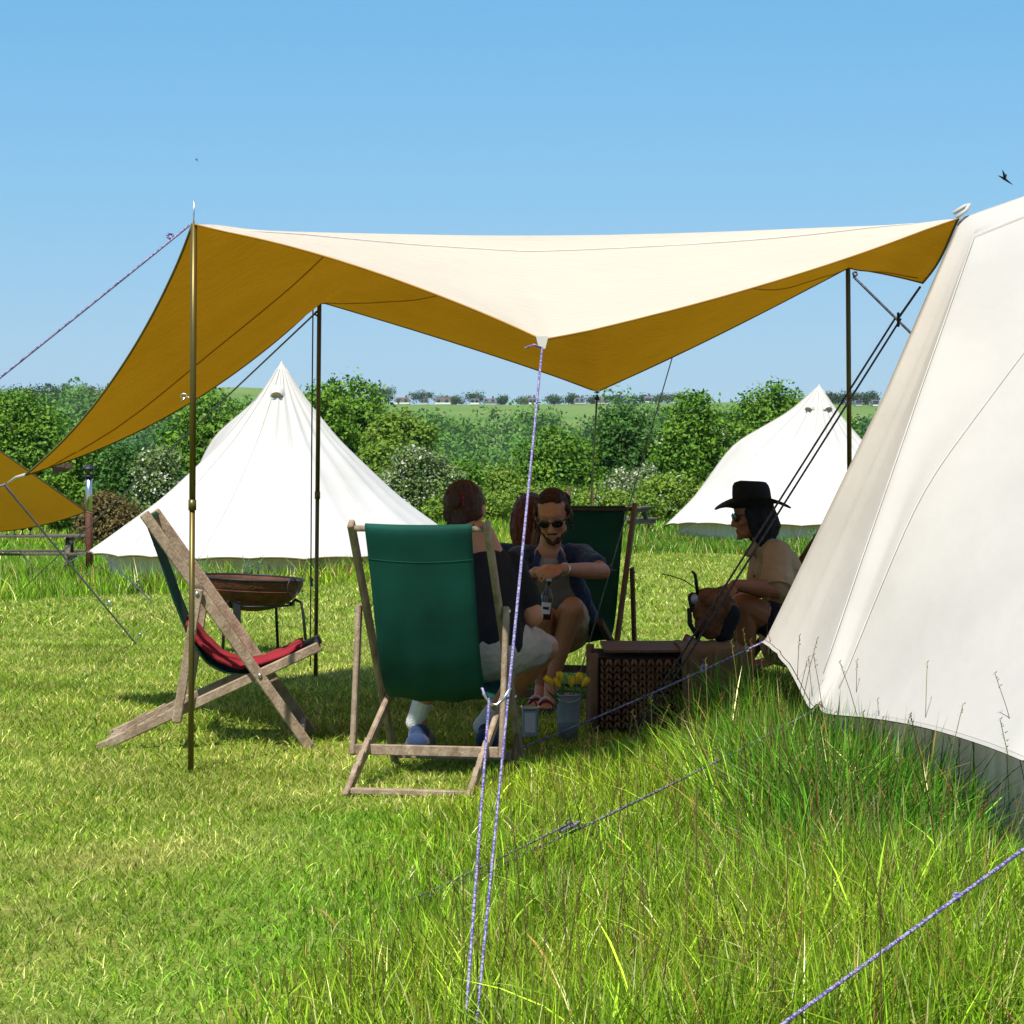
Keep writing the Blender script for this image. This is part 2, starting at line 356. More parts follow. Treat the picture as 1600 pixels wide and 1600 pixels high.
# ------------------------------------------------------------------ grass
def pnoise(X, Y, f, seed=0):
    r = np.random.default_rng(seed); s = 0
    for k in range(5):
        a = r.uniform(0, 6.28); q = f*r.uniform(.6, 1.7); s = s+np.sin(X*q*math.cos(a)+Y*q*math.sin(a)+r.uniform(0, 6.28)+1.3*np.sin((X*math.sin(a)-Y*math.cos(a))*q*.7))
    return s/5
def blades(X, Y, H, W, col, lean, seg=2, droop=.35, name='grass', zoff=0):
    n = len(X); Z = terr(X, Y)+zoff
    a = rng.uniform(0, 2*math.pi, n); la = rng.uniform(0, 2*math.pi, n)
    dx, dy = np.cos(a), np.sin(a); lx, ly = np.cos(la)*lean, np.sin(la)*lean
    V = []; 
    for k in range(seg+1):
        t = k/seg; hz = H*(t-droop*lean*t*t*.5); off = H*(t*.35+t*t*.65)
        px, py, pz = X+lx*off, Y+ly*off, Z+hz
        if k < seg:
            wd = W*(1-.55*t*t)/2
            V.append(np.stack([px-dx*wd, py-dy*wd, pz], -1)); V.append(np.stack([px+dx*wd, py+dy*wd, pz], -1))
        else: V.append(np.stack([px, py, pz], -1))
    nv = 2*seg+1; V = np.stack(V, 1)            # n, nv, 3
    base = (np.arange(n)*nv)[:, None]
    tris = []
    for k in range(seg-1):
        q = 2*k; tris += [[q, q+1, q+3], [q, q+3, q+2]]
    q = 2*(seg-1); tris.append([q, q+1, q+2])
    T = (base[:, None, :]+np.array(tris)[None]).reshape(-1, 3)
    tt = np.array([k/seg for k in range(seg) for _ in (0, 1)]+[1.0])
    cc = col[:, None, :]*(1+.0*tt)[None, :, None]
    return V.reshape(-1, 3), T, cc.reshape(-1, 3)
def fan(n, y0, y1, margin=.8, p=1.0, side=.235):
    # uniform in area inside the view wedge plus a margin
    out = rng.uniform(0, 1, n)
    Y = np.sqrt(y0*y0+(y1*y1-y0*y0)*out); X = rng.uniform(-1, 1, n)*(side*Y+margin); return X, Y
BX = [5, 5.32, 6.88, 8.67, 9.75, 10.3, 12]; BXv = [-.85, -.80, -.72, -.55, -.32, .05, 1.2]
TC = np.array([3.55, 8.8])
def longf(X, Y):
    b = np.interp(Y, BX, BXv)+.10*pnoise(X, Y, 3.0, 5)
    f = sstep(0, .95, X-b)*(1-sstep(10.2, 10.7, Y))
    f = f*(1-.55*(X > 1.3)*(Y > 6.2)); f = np.maximum(f, .42*(1-sstep(.15, .5, np.abs(np.hypot(X-TC[0], Y-TC[1])-2.6)))*(X > .9))
    return f
def grass_cols(n, kind, X, Y):
    r = rng.uniform(0, 1, (n, 1)); q = (.5+.5*pnoise(X, Y, 1.6, 11))[:, None]; q2 = (.5+.5*pnoise(X, Y, 5, 12))[:, None]
    g1 = np.array([.080, .18, .012]); g2 = np.array([.23, .29, .028]); st = np.array([.52, .46, .17]); dk = np.array([.035, .125, .010])
    if kind == 'lawn':
        c = g1*(1-r)+g2*r; m = rng.uniform(0, 1, (n, 1)) < (.14+.55*q*q2); c = np.where(m, c*.3+st*.7, c)
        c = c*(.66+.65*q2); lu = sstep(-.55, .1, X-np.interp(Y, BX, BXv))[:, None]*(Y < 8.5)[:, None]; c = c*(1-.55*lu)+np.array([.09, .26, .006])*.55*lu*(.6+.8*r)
        ba = np.clip(pnoise(X, Y, 2.6, 55)*1.4-.35, 0, 1)[:, None]; c = c*(1-.5*ba)+np.array([.36, .31, .12])*.5*ba
    else:
        q = np.clip((q-.5)*1.8+.5+.35*(q2-.5), 0, 1)
        c = dk*(1-r)+np.array([.16, .38, .018])*r
        yl = np.array([.40, .45, .03]); c = c*(1-.62*q)+yl*.62*q*(.35+r*.8)
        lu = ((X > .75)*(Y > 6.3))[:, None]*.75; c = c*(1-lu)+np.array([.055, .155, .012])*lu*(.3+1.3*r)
        u_ = rng.uniform(0, 1, (n, 1)); c = np.where(u_ < .07, np.array([.28, .17, .05]), c); c = np.where(u_ > .955, np.array([.60, .56, .25]), c)
    return c*1.14*np.exp(rng.normal(0, .38, (n, 1)))
def emit(name, parts, label, cat='grass'):
    V = []; T = []; Cc = []; b = 0
    for v, t, c in parts: V.append(v); T.append(t+b); Cc.append(c); b += len(v)
    me = npmesh(name, np.concatenate(V), np.concatenate(T), np.concatenate(Cc))
    o = link(name, me, M_grass, None, False, (0, 0, 0)); tag(o, label, cat, kind='stuff'); return o
def lawn():
    parts = []
    for n, y0, y1, h, wd in ((170000, 4.6, 10, .030, .0035), (210000, 10, 19, .036, .0050), (150000, 19, 41, .05, .010)):
        X, Y = fan(n, y0, y1)
        tuft = .5+.5*pnoise(X, Y, 7, 3)
        H = h*rng.uniform(.5, 1.3, n)*(.6+.8*tuft); W = wd*rng.uniform(.7, 1.3, n)
        parts.append(blades(X, Y, H, W, grass_cols(n, 'lawn', X, Y), rng.uniform(.3, 1.6, n), 2))
    emit('lawn_grass', parts, 'short mown green and straw coloured lawn grass across the field')
lawn()
def wild():
    parts = []
    # long grass at the foot of the big tent
    X, Y = fan(520000, 4.6, 12.5, 1.0); f = longf(X, Y); k = rng.uniform(0, 1, len(X)) < f**.8
    inside = np.hypot(X-TC[0], Y-TC[1]) < 2.3; k &= ~inside
    keep_clear = (Y > 10.35) & (X > .1) & (X < 1.15); k &= ~keep_clear
    X, Y, f = X[k], Y[k], f[k]; n = len(X)
    print('long blades', n)
    clump = .5+.5*pnoise(X, Y, 6, 21)
    hm = (.045+.21*f*(.5+.8*clump))*(.62+.38*sstep(.25, .9, X+.0*Y)+.25*(1-sstep(5.6, 6.6, Y)))*(1+.45*sstep(8, 9.5, Y)*sstep(.75, 1.1, X))
    hm = hm*(1-.45*sstep(9.2, 10, Y)*(1-sstep(.85, 1.1, X)))
    H = hm*rng.uniform(.35, 1.35, n)
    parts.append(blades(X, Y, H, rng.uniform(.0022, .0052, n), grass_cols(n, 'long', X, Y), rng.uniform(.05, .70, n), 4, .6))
    n4 = 30000; X4 = rng.uniform(.62, 1.75, n4); Y4 = rng.uniform(6.0, 9.5, n4); d4 = np.hypot(X4-TC[0], Y4-TC[1]); k4 = (d4 > 2.42) & (X4 < 1.13+.10*(9.5-Y4)+.08*rng.normal(0, 1, n4)) & (rng.uniform(0, 1, n4) < sstep(.6, .95, X4+.15*pnoise(X4, Y4, 5, 91)))
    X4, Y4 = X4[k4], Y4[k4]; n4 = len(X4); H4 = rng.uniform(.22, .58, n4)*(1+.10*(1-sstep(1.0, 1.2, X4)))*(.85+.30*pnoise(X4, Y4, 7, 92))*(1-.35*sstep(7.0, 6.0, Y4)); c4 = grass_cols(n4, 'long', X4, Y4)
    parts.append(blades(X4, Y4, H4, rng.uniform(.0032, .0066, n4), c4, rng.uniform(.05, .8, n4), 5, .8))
    # bent broad blades
    n2 = 2600; i = rng.integers(0, n, n2)
    parts.append(blades(X[i]+rng.normal(0, .02, n2), Y[i]+rng.normal(0, .02, n2), H[i]*1.35, rng.uniform(.006, .010, n2), grass_cols(n2, 'long', X[i], Y[i])*1.15, rng.uniform(.5, 1.3, n2), 5, .9))
    emit('long_grass', parts, 'tall unmown grass with bent blades beside the big white tent')
    # flowering stalks with seed heads
    parts = []; i = rng.permutation(np.nonzero(f > .30)[0])[:480]; n3 = len(i); xs, ys = X[i], Y[i]
    Hs = np.clip(hm[i]*rng.uniform(1.1, 2.2, n3), .12, .75); tall = rng.permutation(np.nonzero((X > .75) & (X < 1.6) & (Y > 6) & (Y < 9.6))[0])[:60]
    xs = np.concatenate([xs, X[tall]]); ys = np.concatenate([ys, Y[tall]]); Hs = np.concatenate([Hs, rng.uniform(.38, .72, len(tall))]); n3 = len(xs); la = rng.uniform(0, 2*math.pi, n3); ln = rng.uniform(.05, .32, n3)
    mb = MB.__new__(MB); V = []; T = []; Cc = []; b = 0
    for q in range(n3):
        z0 = tz(xs[q], ys[q]); pts = []
        for t in np.linspace(0, 1, 7):
            pts.append(Vector((xs[q]+math.cos(la[q])*ln[q]*Hs[q]*t*t*.7, ys[q]+math.sin(la[q])*ln[q]*Hs[q]*t*t*.7, z0+Hs[q]*(t-.22*ln[q]*t*t))))
        m = MB(); m.tube(pts, [.0016]*5+[.0013, .0011], 3, False)
        d = (pts[-1]-pts[-2]).normalized(); hl = rng.uniform(.04, .11)*(.6 if q % 3 else 1); nk = int(hl/.0075)
        for j in range(nk):
            s = -hl*j/nk; a = j*2.4; rr = .006*(1 if q % 2 else .55)*math.sin(math.pi*(.15+.8*j/nk))+.0012
            c = pts[-1]+d*s+Vector((math.cos(a), math.sin(a), 0))*rr*.8; e = c+Vector((math.cos(a)*rr*1.4, math.sin(a)*rr*1.4, .006))
            m.add([c+Vector((-.0016, 0, 0)), c+Vector((.0016, .0008, -.002)), e], [(0, 1, 2)])
        vv = np.array(m.v); fs = []
        for ff in m.f:
            fs.append(ff[:3]);
            if len(ff) == 4: fs.append((ff[0], ff[2], ff[3]))
        V.append(vv); T.append(np.array(fs)+b); b += len(vv)
        col = np.array([.20, .20, .05]) if rng.uniform() < .5 else np.array([.16, .10, .045]); Cc.append(np.tile(col*rng.uniform(.8, 1.4), (len(vv), 1)))
    emit('seed_stalks', [(np.concatenate(V), np.concatenate(T), np.concatenate(Cc))], 'thin brown and straw seed stalks standing above the long grass')
    # rough meadow beyond the lawn
    parts = []
    for n, y0, y1, h, wd in ((120000, 26, 48, .24, .013), (130000, 48, 105, .30, .03)):
        X, Y = fan(n, y0, y1, 2.5)
        e = 27.5+1.5*pnoise(X, Y, .35, 31)+np.where(X > .3, 9, 0); k = (Y > e)
        lt = P(440, 893, 33); k &= np.hypot(X-lt.x, Y-33) > 2.42
        X, Y = X[k], Y[k]; n = len(X); cl = .5+.5*pnoise(X, Y, 1.2, 32)
        H = h*rng.uniform(.4, 1.2, n)*(.35+1.0*cl); nr = np.hypot(X-lt.x, Y-33) < 4.4; H = np.where(nr & (Y < 33), H*np.where(X < lt.x-.2, 1.75, 1.15), H)
        c = grass_cols(n, 'long', X*.4, Y*.4); c = c*np.array([1.0, .95, 1.0])
        parts.append(blades(X, Y, H, rng.uniform(.7, 1.3, n)*wd, c, rng.uniform(.1, .8, n), 2))
    emit('meadow_grass', parts, 'rough knee-high meadow grass between the lawn and the hedge')
wild()

# ------------------------------------------------------------------ foliage
def leafcloud(blobs, n, size, c1, c2, white=0, seed=1, flat=.8, yl=None):
    r = np.random.default_rng(seed); B = np.array(blobs, float)      # x y z rx ry rz
    wgt = (B[:, 3]*B[:, 5]); i = r.choice(len(B), n, p=wgt/wgt.sum())
    d = r.normal(size=(n, 3)); d /= np.linalg.norm(d, axis=1)[:, None]
    # twig clusters: leaves gather round sub-centres
    nc = max(12, n//34); ci = r.integers(0, nc, n)
    cd_ = r.normal(size=(nc, 3)); cd_ /= np.linalg.norm(cd_, axis=1)[:, None]
    cb = r.choice(len(B), nc, p=wgt/wgt.sum()); cr_ = r.uniform(.45, 1.06, nc)**.6
    cc = B[cb, :3]+cd_*B[cb, 3:6]*cr_[:, None]
    cs = r.uniform(.45, 1.5, nc)*size*3.1
    pos = cc[ci]+d*(cs[ci]*r.uniform(0, 1, n)**.45)[:, None]*np.array([1, 1, .75])
    nrm = (pos-B[cb[ci], :3]); nrm /= np.linalg.norm(nrm, axis=1)[:, None]+1e-6
    nrm = nrm*.55+r.normal(size=(n, 3))*.55+np.array([0, 0, .35]); nrm /= np.linalg.norm(nrm, axis=1)[:, None]
    t = np.cross(nrm, r.normal(size=(n, 3))); t /= np.linalg.norm(t, axis=1)[:, None]; bt = np.cross(nrm, t)
    s = (size*r.uniform(.55, 1.3, n))[:, None]
    V = np.stack([pos-t*s*.5, pos+bt*s*.32-nrm*s*.06, pos+t*s*.55, pos-bt*s*.32-nrm*s*.06], 1).reshape(-1, 3)
    Fc = (np.arange(n)*4)[:, None]+np.arange(4)[None]
    k = (r.uniform(0, 1, nc)[ci]*.65+r.uniform(0, 1, n)*.35)[:, None]*1.25-.12
    col = np.array(c1)*(1-k)+np.array(c2)*k
    if yl is not None: m = (r.uniform(0, 1, nc)[ci] < .18)[:, None]; col = np.where(m, np.array(yl), col)
    if white:
        m = (r.uniform(0, 1, nc)[ci] < white)[:, None] & (r.uniform(0, 1, n) < .6)[:, None] & (cr_[ci] > .85)[:, None]; col = np.where(m, np.array([.5, .5, .40]), col)
    return V, Fc, np.repeat(col, 4, 0)
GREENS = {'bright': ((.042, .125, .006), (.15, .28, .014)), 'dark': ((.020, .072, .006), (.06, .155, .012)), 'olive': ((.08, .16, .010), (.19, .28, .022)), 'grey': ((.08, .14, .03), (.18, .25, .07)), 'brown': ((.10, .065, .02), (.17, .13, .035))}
def tree(px, pyb, pyt, wpx, Y, pal, label, name='broadleaf_tree', cat='tree', n=9000, size=.26, seed=0, white=0, trunk=True, group='hedgerow trees and bushes beyond the field', low=.08, yl=None):
    r = random.Random(seed*13+5); s = Y/F; X = (px-800)*s; g = tz(X, Y); top = CH-(pyt-HZ)*s; H = top-g; W = wpx*s/2*1.12; n = int(n*2.1); size = size*.62
    t = thing(name, (X, Y, g), label, cat, group)
    z0 = g+H*low; blobs = []
    nb = 9
    for k in range(nb+7):
        u = r.uniform(-1, 1); z = r.uniform(.15, .95); 
        ww = W*(1-.55*max(0, z-.45)); rad = W*(r.uniform(.28, .45) if k < nb else r.uniform(.12, .24))
        blobs.append((X+u*(ww-rad*.8), Y+r.uniform(-.5, .5)*W*.8, z0+(top-z0)*z*.86, rad, rad, min(rad*.85, (top-z0)*.3)))
    blobs.append((X+r.uniform(-.2, .2)*W, Y, top-H*.20, W*.42, W*.42, H*.2))
    blobs.append((X-W*.45, Y, z0+H*.2, W*.5, W*.5, H*.24)); blobs.append((X+W*.45, Y, z0+H*.2, W*.5, W*.5, H*.24)); blobs.append((X, Y-.2*W, z0+H*.38, W*.62, W*.5, H*.34))
    c1, c2 = GREENS[pal]
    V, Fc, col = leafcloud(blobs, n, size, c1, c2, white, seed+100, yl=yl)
    # keep leaves above ground
    V[:, 2] = np.maximum(V[:, 2], g+.02)
    link('crown' if trunk else 'foliage', npmesh('crown', V, Fc, col), M_leaf, t, False)
    m = MB(); th = H*.45
    m.tube([(X, Y, g-.2), (X+.05*W, Y, g+th*.5), (X-.04*W, Y+.1, g+th), (X, Y+.1, g+H*.8)], [W*.07+.05, W*.055+.04, W*.04+.03, .03], 8)
    for k in range(6):
        a = r.uniform(0, 6.28); zz = g+th*r.uniform(.4, 1.1); L = W*r.uniform(.5, .8)*(1 if trunk else .45)
        m.tube([(X, Y, zz), (X+math.cos(a)*L*.5, Y+math.sin(a)*L*.5, zz+L*.35), (X+math.cos(a)*L, Y+math.sin(a)*L, zz+L*.8)], [W*.035+.02, W*.02+.015, .01], 6)
    m.build('trunk' if trunk else 'stem', M_bark, t, True)
    return t
TREES = [
 # px, base, top, width, Y, palette, label, name, cat, n, size, white
 (30, 780, 612, 190, 78, 'bright', 'broad bright green tree at the left edge behind the ochre awning', 'broadleaf_tree', 'tree', 16000, .26, 0),
 (128, 790, 668, 110, 74, 'bright', 'lower green bush just right of the left edge tree', 'hedge_bush', 'bush', 9000, .24, 0),
 (205, 800, 700, 110, 70, 'dark', 'dark green bush behind the metal stove pipe', 'hedge_bush', 'bush', 10000, .22, 0),
 (255, 800, 690, 90, 66, 'grey', 'grey-green blossoming hawthorn left of the pale bell tent', 'hawthorn_bush', 'bush', 9000, .18, .35),
 (345, 800, 612, 190, 80, 'bright', 'green tree rising behind the left shoulder of the bell tent', 'broadleaf_tree', 'tree', 15000, .26, 0),
 (300, 800, 650, 110, 90, 'dark', 'dark green tree under the awning edge behind the bell tent', 'broadleaf_tree', 'tree', 8000, .28, 0),
 (170, 812, 772, 90, 60, 'brown', 'low brown and green scrub beside the bell tent foot', 'scrub_bush', 'bush', 6000, .16, 0),
 (525, 800, 592, 210, 84, 'bright', 'tall bright tree directly right of the bell tent peak', 'broadleaf_tree', 'tree', 18000, .27, 0),
 (618, 800, 640, 120, 76, 'olive', 'olive green tree stepping down right of the tallest tree', 'broadleaf_tree', 'tree', 10000, .24, 0),
 (655, 805, 700, 130, 66, 'grey', 'grey leaved hawthorn with cream blossom right of the bell tent', 'hawthorn_bush', 'bush', 11000, .17, .3),
 (600, 800, 690, 110, 72, 'olive', 'yellowish bush at the right slope of the bell tent', 'hedge_bush', 'bush', 8000, .22, 0),
 (720, 800, 728, 90, 74, 'bright', 'small light green bush above the black haired head', 'hedge_bush', 'bush', 7000, .2, 0),
 (778, 803, 738, 110, 78, 'olive', 'yellow-green bush between the seated heads', 'hedge_bush', 'bush', 8000, .2, 0),
 (872, 800, 672, 130, 80, 'bright', 'rounded green bush above the man in sunglasses', 'hedge_bush', 'bush', 12000, .24, 0),
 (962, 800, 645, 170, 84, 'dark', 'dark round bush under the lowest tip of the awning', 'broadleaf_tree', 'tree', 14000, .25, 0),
 (992, 805, 728, 110, 68, 'grey', 'low bush covered with white blossom in the hedge', 'blossom_bush', 'bush', 8000, .15, .8),
 (1088, 800, 612, 150, 80, 'bright', 'green tree with bare limbs showing left of the far tent', 'broadleaf_tree', 'tree', 12000, .24, .04),
 (1190, 800, 600, 200, 86, 'bright', 'wide green tree rising behind the far bell tent', 'broadleaf_tree', 'tree', 17000, .26, 0),
 (1055, 808, 745, 120, 62, 'olive', 'low leafy bramble in front of the hedge left of the far tent', 'bramble_bush', 'bush', 8000, .16, .08),
 (960, 812, 765, 150, 60, 'olive', 'low yellow-green weeds at the hedge foot behind the green chair', 'weed_bush', 'bush', 7000, .15, .12),
 (845, 812, 760, 170, 64, 'olive', 'low rough bramble at the hedge foot behind the red haired person', 'bramble_bush', 'bush', 7000, .16, .1),
 (730, 812, 765, 130, 62, 'olive', 'low rough bramble right of the bell tent foot', 'bramble_bush', 'bush', 6000, .16, .1),
 (-60, 800, 640, 150, 82, 'dark', 'dark tree left of the picture edge', 'broadleaf_tree', 'tree', 6000, .3, 0),
 (1340, 800, 668, 160, 88, 'bright', 'green bush hidden behind the far bell tent right slope', 'hedge_bush', 'bush', 6000, .28, 0),
]
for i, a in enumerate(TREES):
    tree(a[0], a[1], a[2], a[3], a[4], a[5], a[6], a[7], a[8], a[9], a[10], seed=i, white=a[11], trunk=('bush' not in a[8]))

# far wood on the valley side: one mass
def far_wood():
    V = []; Fc = []; col = []; b = 0; r = np.random.default_rng(5)
    def add(X, Y, rad, hgt, c1, c2, n, sz):
        nonlocal b
        g = tz(X, Y)
        bl = [(X, Y, g+hgt*.55, rad, rad, hgt*.45)]+[(X+r.uniform(-.5, .5)*rad, Y+r.uniform(-.5, 0)*rad, g+hgt*r.uniform(.5, .8), rad*.55, rad*.55, hgt*.25) for _ in range(3)]
        v, f, c = leafcloud(bl, n, sz, c1, c2, 0, int(r.integers(1e6)))
        V.append(v); Fc.append(f+b); col.append(c); b += len(v)
    for k in range(1050):
        Y = r.uniform(150, 690); x = r.uniform(-60, 1460)
        X = (x-800)*Y/F+r.normal(0, 2)
        edge = 632+28*pnoise(np.array([X]), np.array([0.]), .03, 77)[0]
        if Y > edge: continue
        k_ = r.uniform(0, 1); dk = pnoise(np.array([X]), np.array([Y*.3]), .04, 78)[0]
        if Y < 330 and x > 600: c1, c2 = (.11, .17, .03), (.19, .27, .05)
        elif dk < -.1: c1, c2 = (.020, .080, .010), (.045, .14, .014)
        else: c1, c2 = (.045, .13, .010), (.10, .22, .018)
        j = r.uniform(.8, 1.25); c1 = tuple(q*j for q in c1); c2 = tuple(q*j for q in c2)
        rad = r.uniform(3.0, 6.0)*(.8+Y/1500); hg = rad*r.uniform(1.3, 1.75)
        add(X, Y, rad, hg, c1, c2, 420, .42+Y/850)
    me = npmesh('far_wood', np.concatenate(V), np.concatenate(Fc), np.concatenate(col))
    tag(link('far_wood', me, M_leaf, None, False, (0, 300, 0)), 'hazy green woodland filling the valley below the distant field', 'woodland', kind='stuff')
far_wood()

def ridge_tree(px, pyt, wpx, Y, lab, pal='dark', n=700, name='ridge_tree', tall=False, base=632):
    s = Y/F; X = (px-800)*s; g = tz(X, Y); top = CH-(pyt-HZ)*s; H = max(top-g, 3); W = wpx*s/2*(1.6 if name == 'ridge_tree' else 1); n = int(n*1.8)
    t = thing(name, (X, Y, g), lab, 'tree', 'trees along the distant ridge')
    r = random.Random(int(px)); bl = [(X+r.uniform(-.4, .4)*W, Y, g+H*r.uniform(.4, .75), W*.6, W*.6, H*.26) for _ in range(4)]+[(X, Y, g+H*.55, W*.7, W*.7, H*.40)]
    c1, c2 = GREENS[pal]; c1 = tuple(q*.55 for q in c1); c2 = tuple(q*.6 for q in c2); V, Fc, col = leafcloud(bl, n, .62, c1, c2, 0, int(px))
    link('crown', npmesh('crown', V, Fc, col), M_leaf, t, False)
    MB().tube([(X, Y, g-.5), (X, Y, g+H*.7)], [.35, .15], 6).build('trunk', M_bark, t, True)
RT = [(592, 607, 16, 'slim dark tree at the left end of the ridge houses'), (607, 607, 22, 'large dark round tree left of the first ridge bungalow'), (659, 612, 28, 'round green tree between the first two ridge bungalows'),
      (712, 620, 24, 'low green tree right of the brown roofed ridge house'), (745, 613, 26, 'grey-green tree with a high crown above white ridge cottages'), (782, 620, 12, 'thin leaning tree on the ridge right of the cottages'),
      (822, 625, 34, 'long low hedge tree on the ridge behind the purple rope'), (866, 622, 16, 'small round tree on the ridge right of the purple rope'), (893, 618, 20, 'dark green tree on the ridge under the awning edge'),
      (925, 622, 18, 'dark tree on the ridge left of the hanging black rope'), (962, 625, 22, 'low dark tree on the ridge right of the hanging black rope'), (1030, 618, 55, 'broad grey-green wood edge tree on the ridge'), (1000, 624, 30, 'low tree at the ridge wood edge'),
      (1062, 614, 60, 'large ridge tree left of the leafy hedgerow tree'),
      (20, 604, 60, 'long dark tree belt on the far left hill'), (82, 597, 50, 'highest dark tree on the far left hill'), (120, 598, 70, 'dark tree on the far left hill beside the awning edge'), (150, 606, 60, 'dark tree on the left hill behind the awning'),
      (232, 610, 60, 'hill tree hidden behind the ochre awning'), (690, 624, 14, 'tiny tree beside the brown ridge house roof')]
for px, py, wp, lab in RT: ridge_tree(px, py, wp, 905 if 500 < px < 1100 else 700, lab, 'dark' if (px % 3) else 'grey')
for i, px in enumerate((1296, 1306, 1317, 1329, 1340, 1352, 1364)):
    ridge_tree(px, 612+(i % 3)*2, 13, 880, ['leftmost tall poplar of the row behind the far tent', 'second tall poplar from the left behind the far tent', 'poplar just left of the brass pole', 'poplar right behind the brass pole', 'poplar just right of the brass pole', 'second poplar from the right in the far row', 'rightmost poplar of the row beside the big tent'][i], 'dark', 500, 'poplar_tree')
M_hw = mat('house_wall', (.70, .68, .63), .8); M_hr = mat('house_roof', (.10, .07, .06), .9); M_hr2 = mat('slate_roof', (.10, .10, .11), .9); M_win = mat('window_glass', (.03, .035, .04), .2)
def house(px, wpx, Y, lab, hwall=2.0, roof=M_hr, hr=1.6, py=631):
    wpx *= .95; hwall *= .8+.5*((px*7) % 5)/5; hr *= .8+.5*((px*3) % 7)/7; hwall = hwall*.62; hr *= .75
    s = Y/F; X = (px-800)*s; g = tz(X, Y); W = wpx*s; D = 7.
    t = thing('ridge_house', (X, Y, g), lab, 'house', 'white houses along the distant ridge')
    MB().box((X, Y, g+hwall/2), (W, D, hwall)).build('wall', M_hw, t)
    o = .4; x0, x1 = X-W/2-o, X+W/2+o; y0, y1 = Y-D/2-o, Y+D/2+o; z = g+hwall+.01
    MB().add([(x0, y0, z), (x1, y0, z), (x1, y1, z), (x0, y1, z), (x0+W*.18, Y, z+hr), (x1-W*.18, Y, z+hr)], [(0, 1, 5, 4), (1, 2, 5), (2, 3, 4, 5), (3, 0, 4), (3, 2, 1, 0)]).build('roof', roof, t)
    MB().box((X+W*.25, Y, z+hr+.1), (.7, .7, 1.6)).build('chimney', M_hr, t)
    k = max(2, int(W/3))
    for i in range(k): MB().box((X-W/2+W*(i+.5)/k, Y-D/2-.03, g+1.4), (1.1, .1, 1.1)).build('window', M_win, t)
for a in ((587, 14, 'white cottage half hidden by the leftmost ridge trees'), (629, 24, 'white bungalow with dark red roof left of the round ridge tree'), (663, 12, 'tiny white cottage under the round ridge tree'), (692, 26, 'wide brown roofed house in the middle of the ridge'),
          (742, 14, 'white cottage just below the tall grey ridge tree'), (765, 22, 'long white cottage with grey roof right of the tall ridge tree'), (832, 12, 'small white house beside the purple rope'), (905, 16, 'white house on the ridge under the awning edge'), (940, 20, 'long low white house behind the black rope'), (1012, 10, 'white speck of a cottage at the ridge wood edge'),
          (1340, 10, 'tiny white house below the poplars'), (1366, 9, 'pinkish house beside the big tent edge')):
    house(a[0], a[1], 898 if a[0] < 1200 else 860, a[2], roof=M_hr if a[0] in (629, 692, 587, 940) else M_hr2)

# ------------------------------------------------------------------ haze
hz = MB().box((0, 480, 20), (1900, 1250, 90)).build('haze', bpy.data.materials.new('haze'), None, False, (0, 480, -25))
hm = hz.data.materials[0]; hm.use_nodes = True; hn = hm.node_tree; hn.nodes.clear()
ho = hn.nodes.new('ShaderNodeOutputMaterial'); hv = hn.nodes.new('ShaderNodeVolumePrincipled'); hv.inputs['Color'].default_value = (.82, .9, 1, 1); hv.inputs['Density'].default_value = .00007
hn.links.new(hv.outputs[0], ho.inputs['Volume']); tag(hz, kind='stuff', label='thin blue haze over the distant valley', cat='haze')

# ------------------------------------------------------------------ tents
def spoke_surface(spokes, sub=8, seg=10, sag=.03, closed=True, wrinkle=0, sagz=.02, seed=3):
    """spokes: list of key point lists (same count). Returns grid (cols, rows, 3)."""
    rows = []
    K = len(spokes[0])
    def along(s):
        s = np.array([tuple(p) for p in s]); out = []
        for k in range(K-1):
            for j in range(seg):
                t = j/seg; out.append(s[k]*(1-t)+s[k+1]*t)
        out.append(s[-1]); return np.array(out)
    A = [along(s) for s in spokes]; n = len(A); cols = []
    L = len(A[0]); v = np.linspace(0, 1, L)
    cen = np.mean([a[-1] for a in A], axis=0)
    for i in range(n if closed else n-1):
        a, b = A[i], A[(i+1) % n]
        for j in range(sub):
            u = j/sub; p = a*(1-u)+b*u
            w = 4*u*(1-u); inw = cen-p; inw[:, 2] = -.3; inw /= np.linalg.norm(inw, axis=1)[:, None]+1e-9
            p = p+inw*(sag*w*np.sin(np.pi*np.clip(v, 0, 1)*.9+.15))[:, None]
            if wrinkle:
                p = p+inw*(wrinkle*w*(np.sin(u*19+seed+i)*.6+np.sin(u*37+v*3+i))*np.clip(v-.3, 0, 1)**1.2)[:, None]
            p[-1, 2] += sagz*w
            cols.append(p)
    if not closed: cols.append(A[-1])
    return np.array(cols)
def gridmesh(name, G, closed=True):
    n, m = G.shape[:2]; i = np.arange(n if closed else n-1); j = np.arange(m-1)
    I, J = np.meshgrid(i, j, indexing='ij'); I2 = (I+1) % n
    Fc = np.stack([I*m+J, I*m+J+1, I2*m+J+1, I2*m+J], -1).reshape(-1, 4)
    return npmesh(name, G.reshape(-1, 3), Fc)
def wallmesh(name, ring, zb, inset, C0, folds=.02):
    pts = []
    for k, p in enumerate(ring):
        c = np.array([C0[0], C0[1]]); q = c+(p[:2]-c)*inset; d = (p[:2]-c)/np.linalg.norm(p[:2]-c)
        f = folds*(math.sin(k*1.9)+.7*math.sin(k*.83+1))
        pts.append([[q[0]+d[0]*f*t, q[1]+d[1]*f*t, (p[2]+.05)*(1-t)+zb*t] for t in np.linspace(0, 1, 8)])
    return gridmesh(name, np.array(pts))
def hem_tube(ring, r=.006, dz=0): return MB().tube([Vector(p)+Vector((0, 0, dz)) for p in ring], r, 6, close=True)

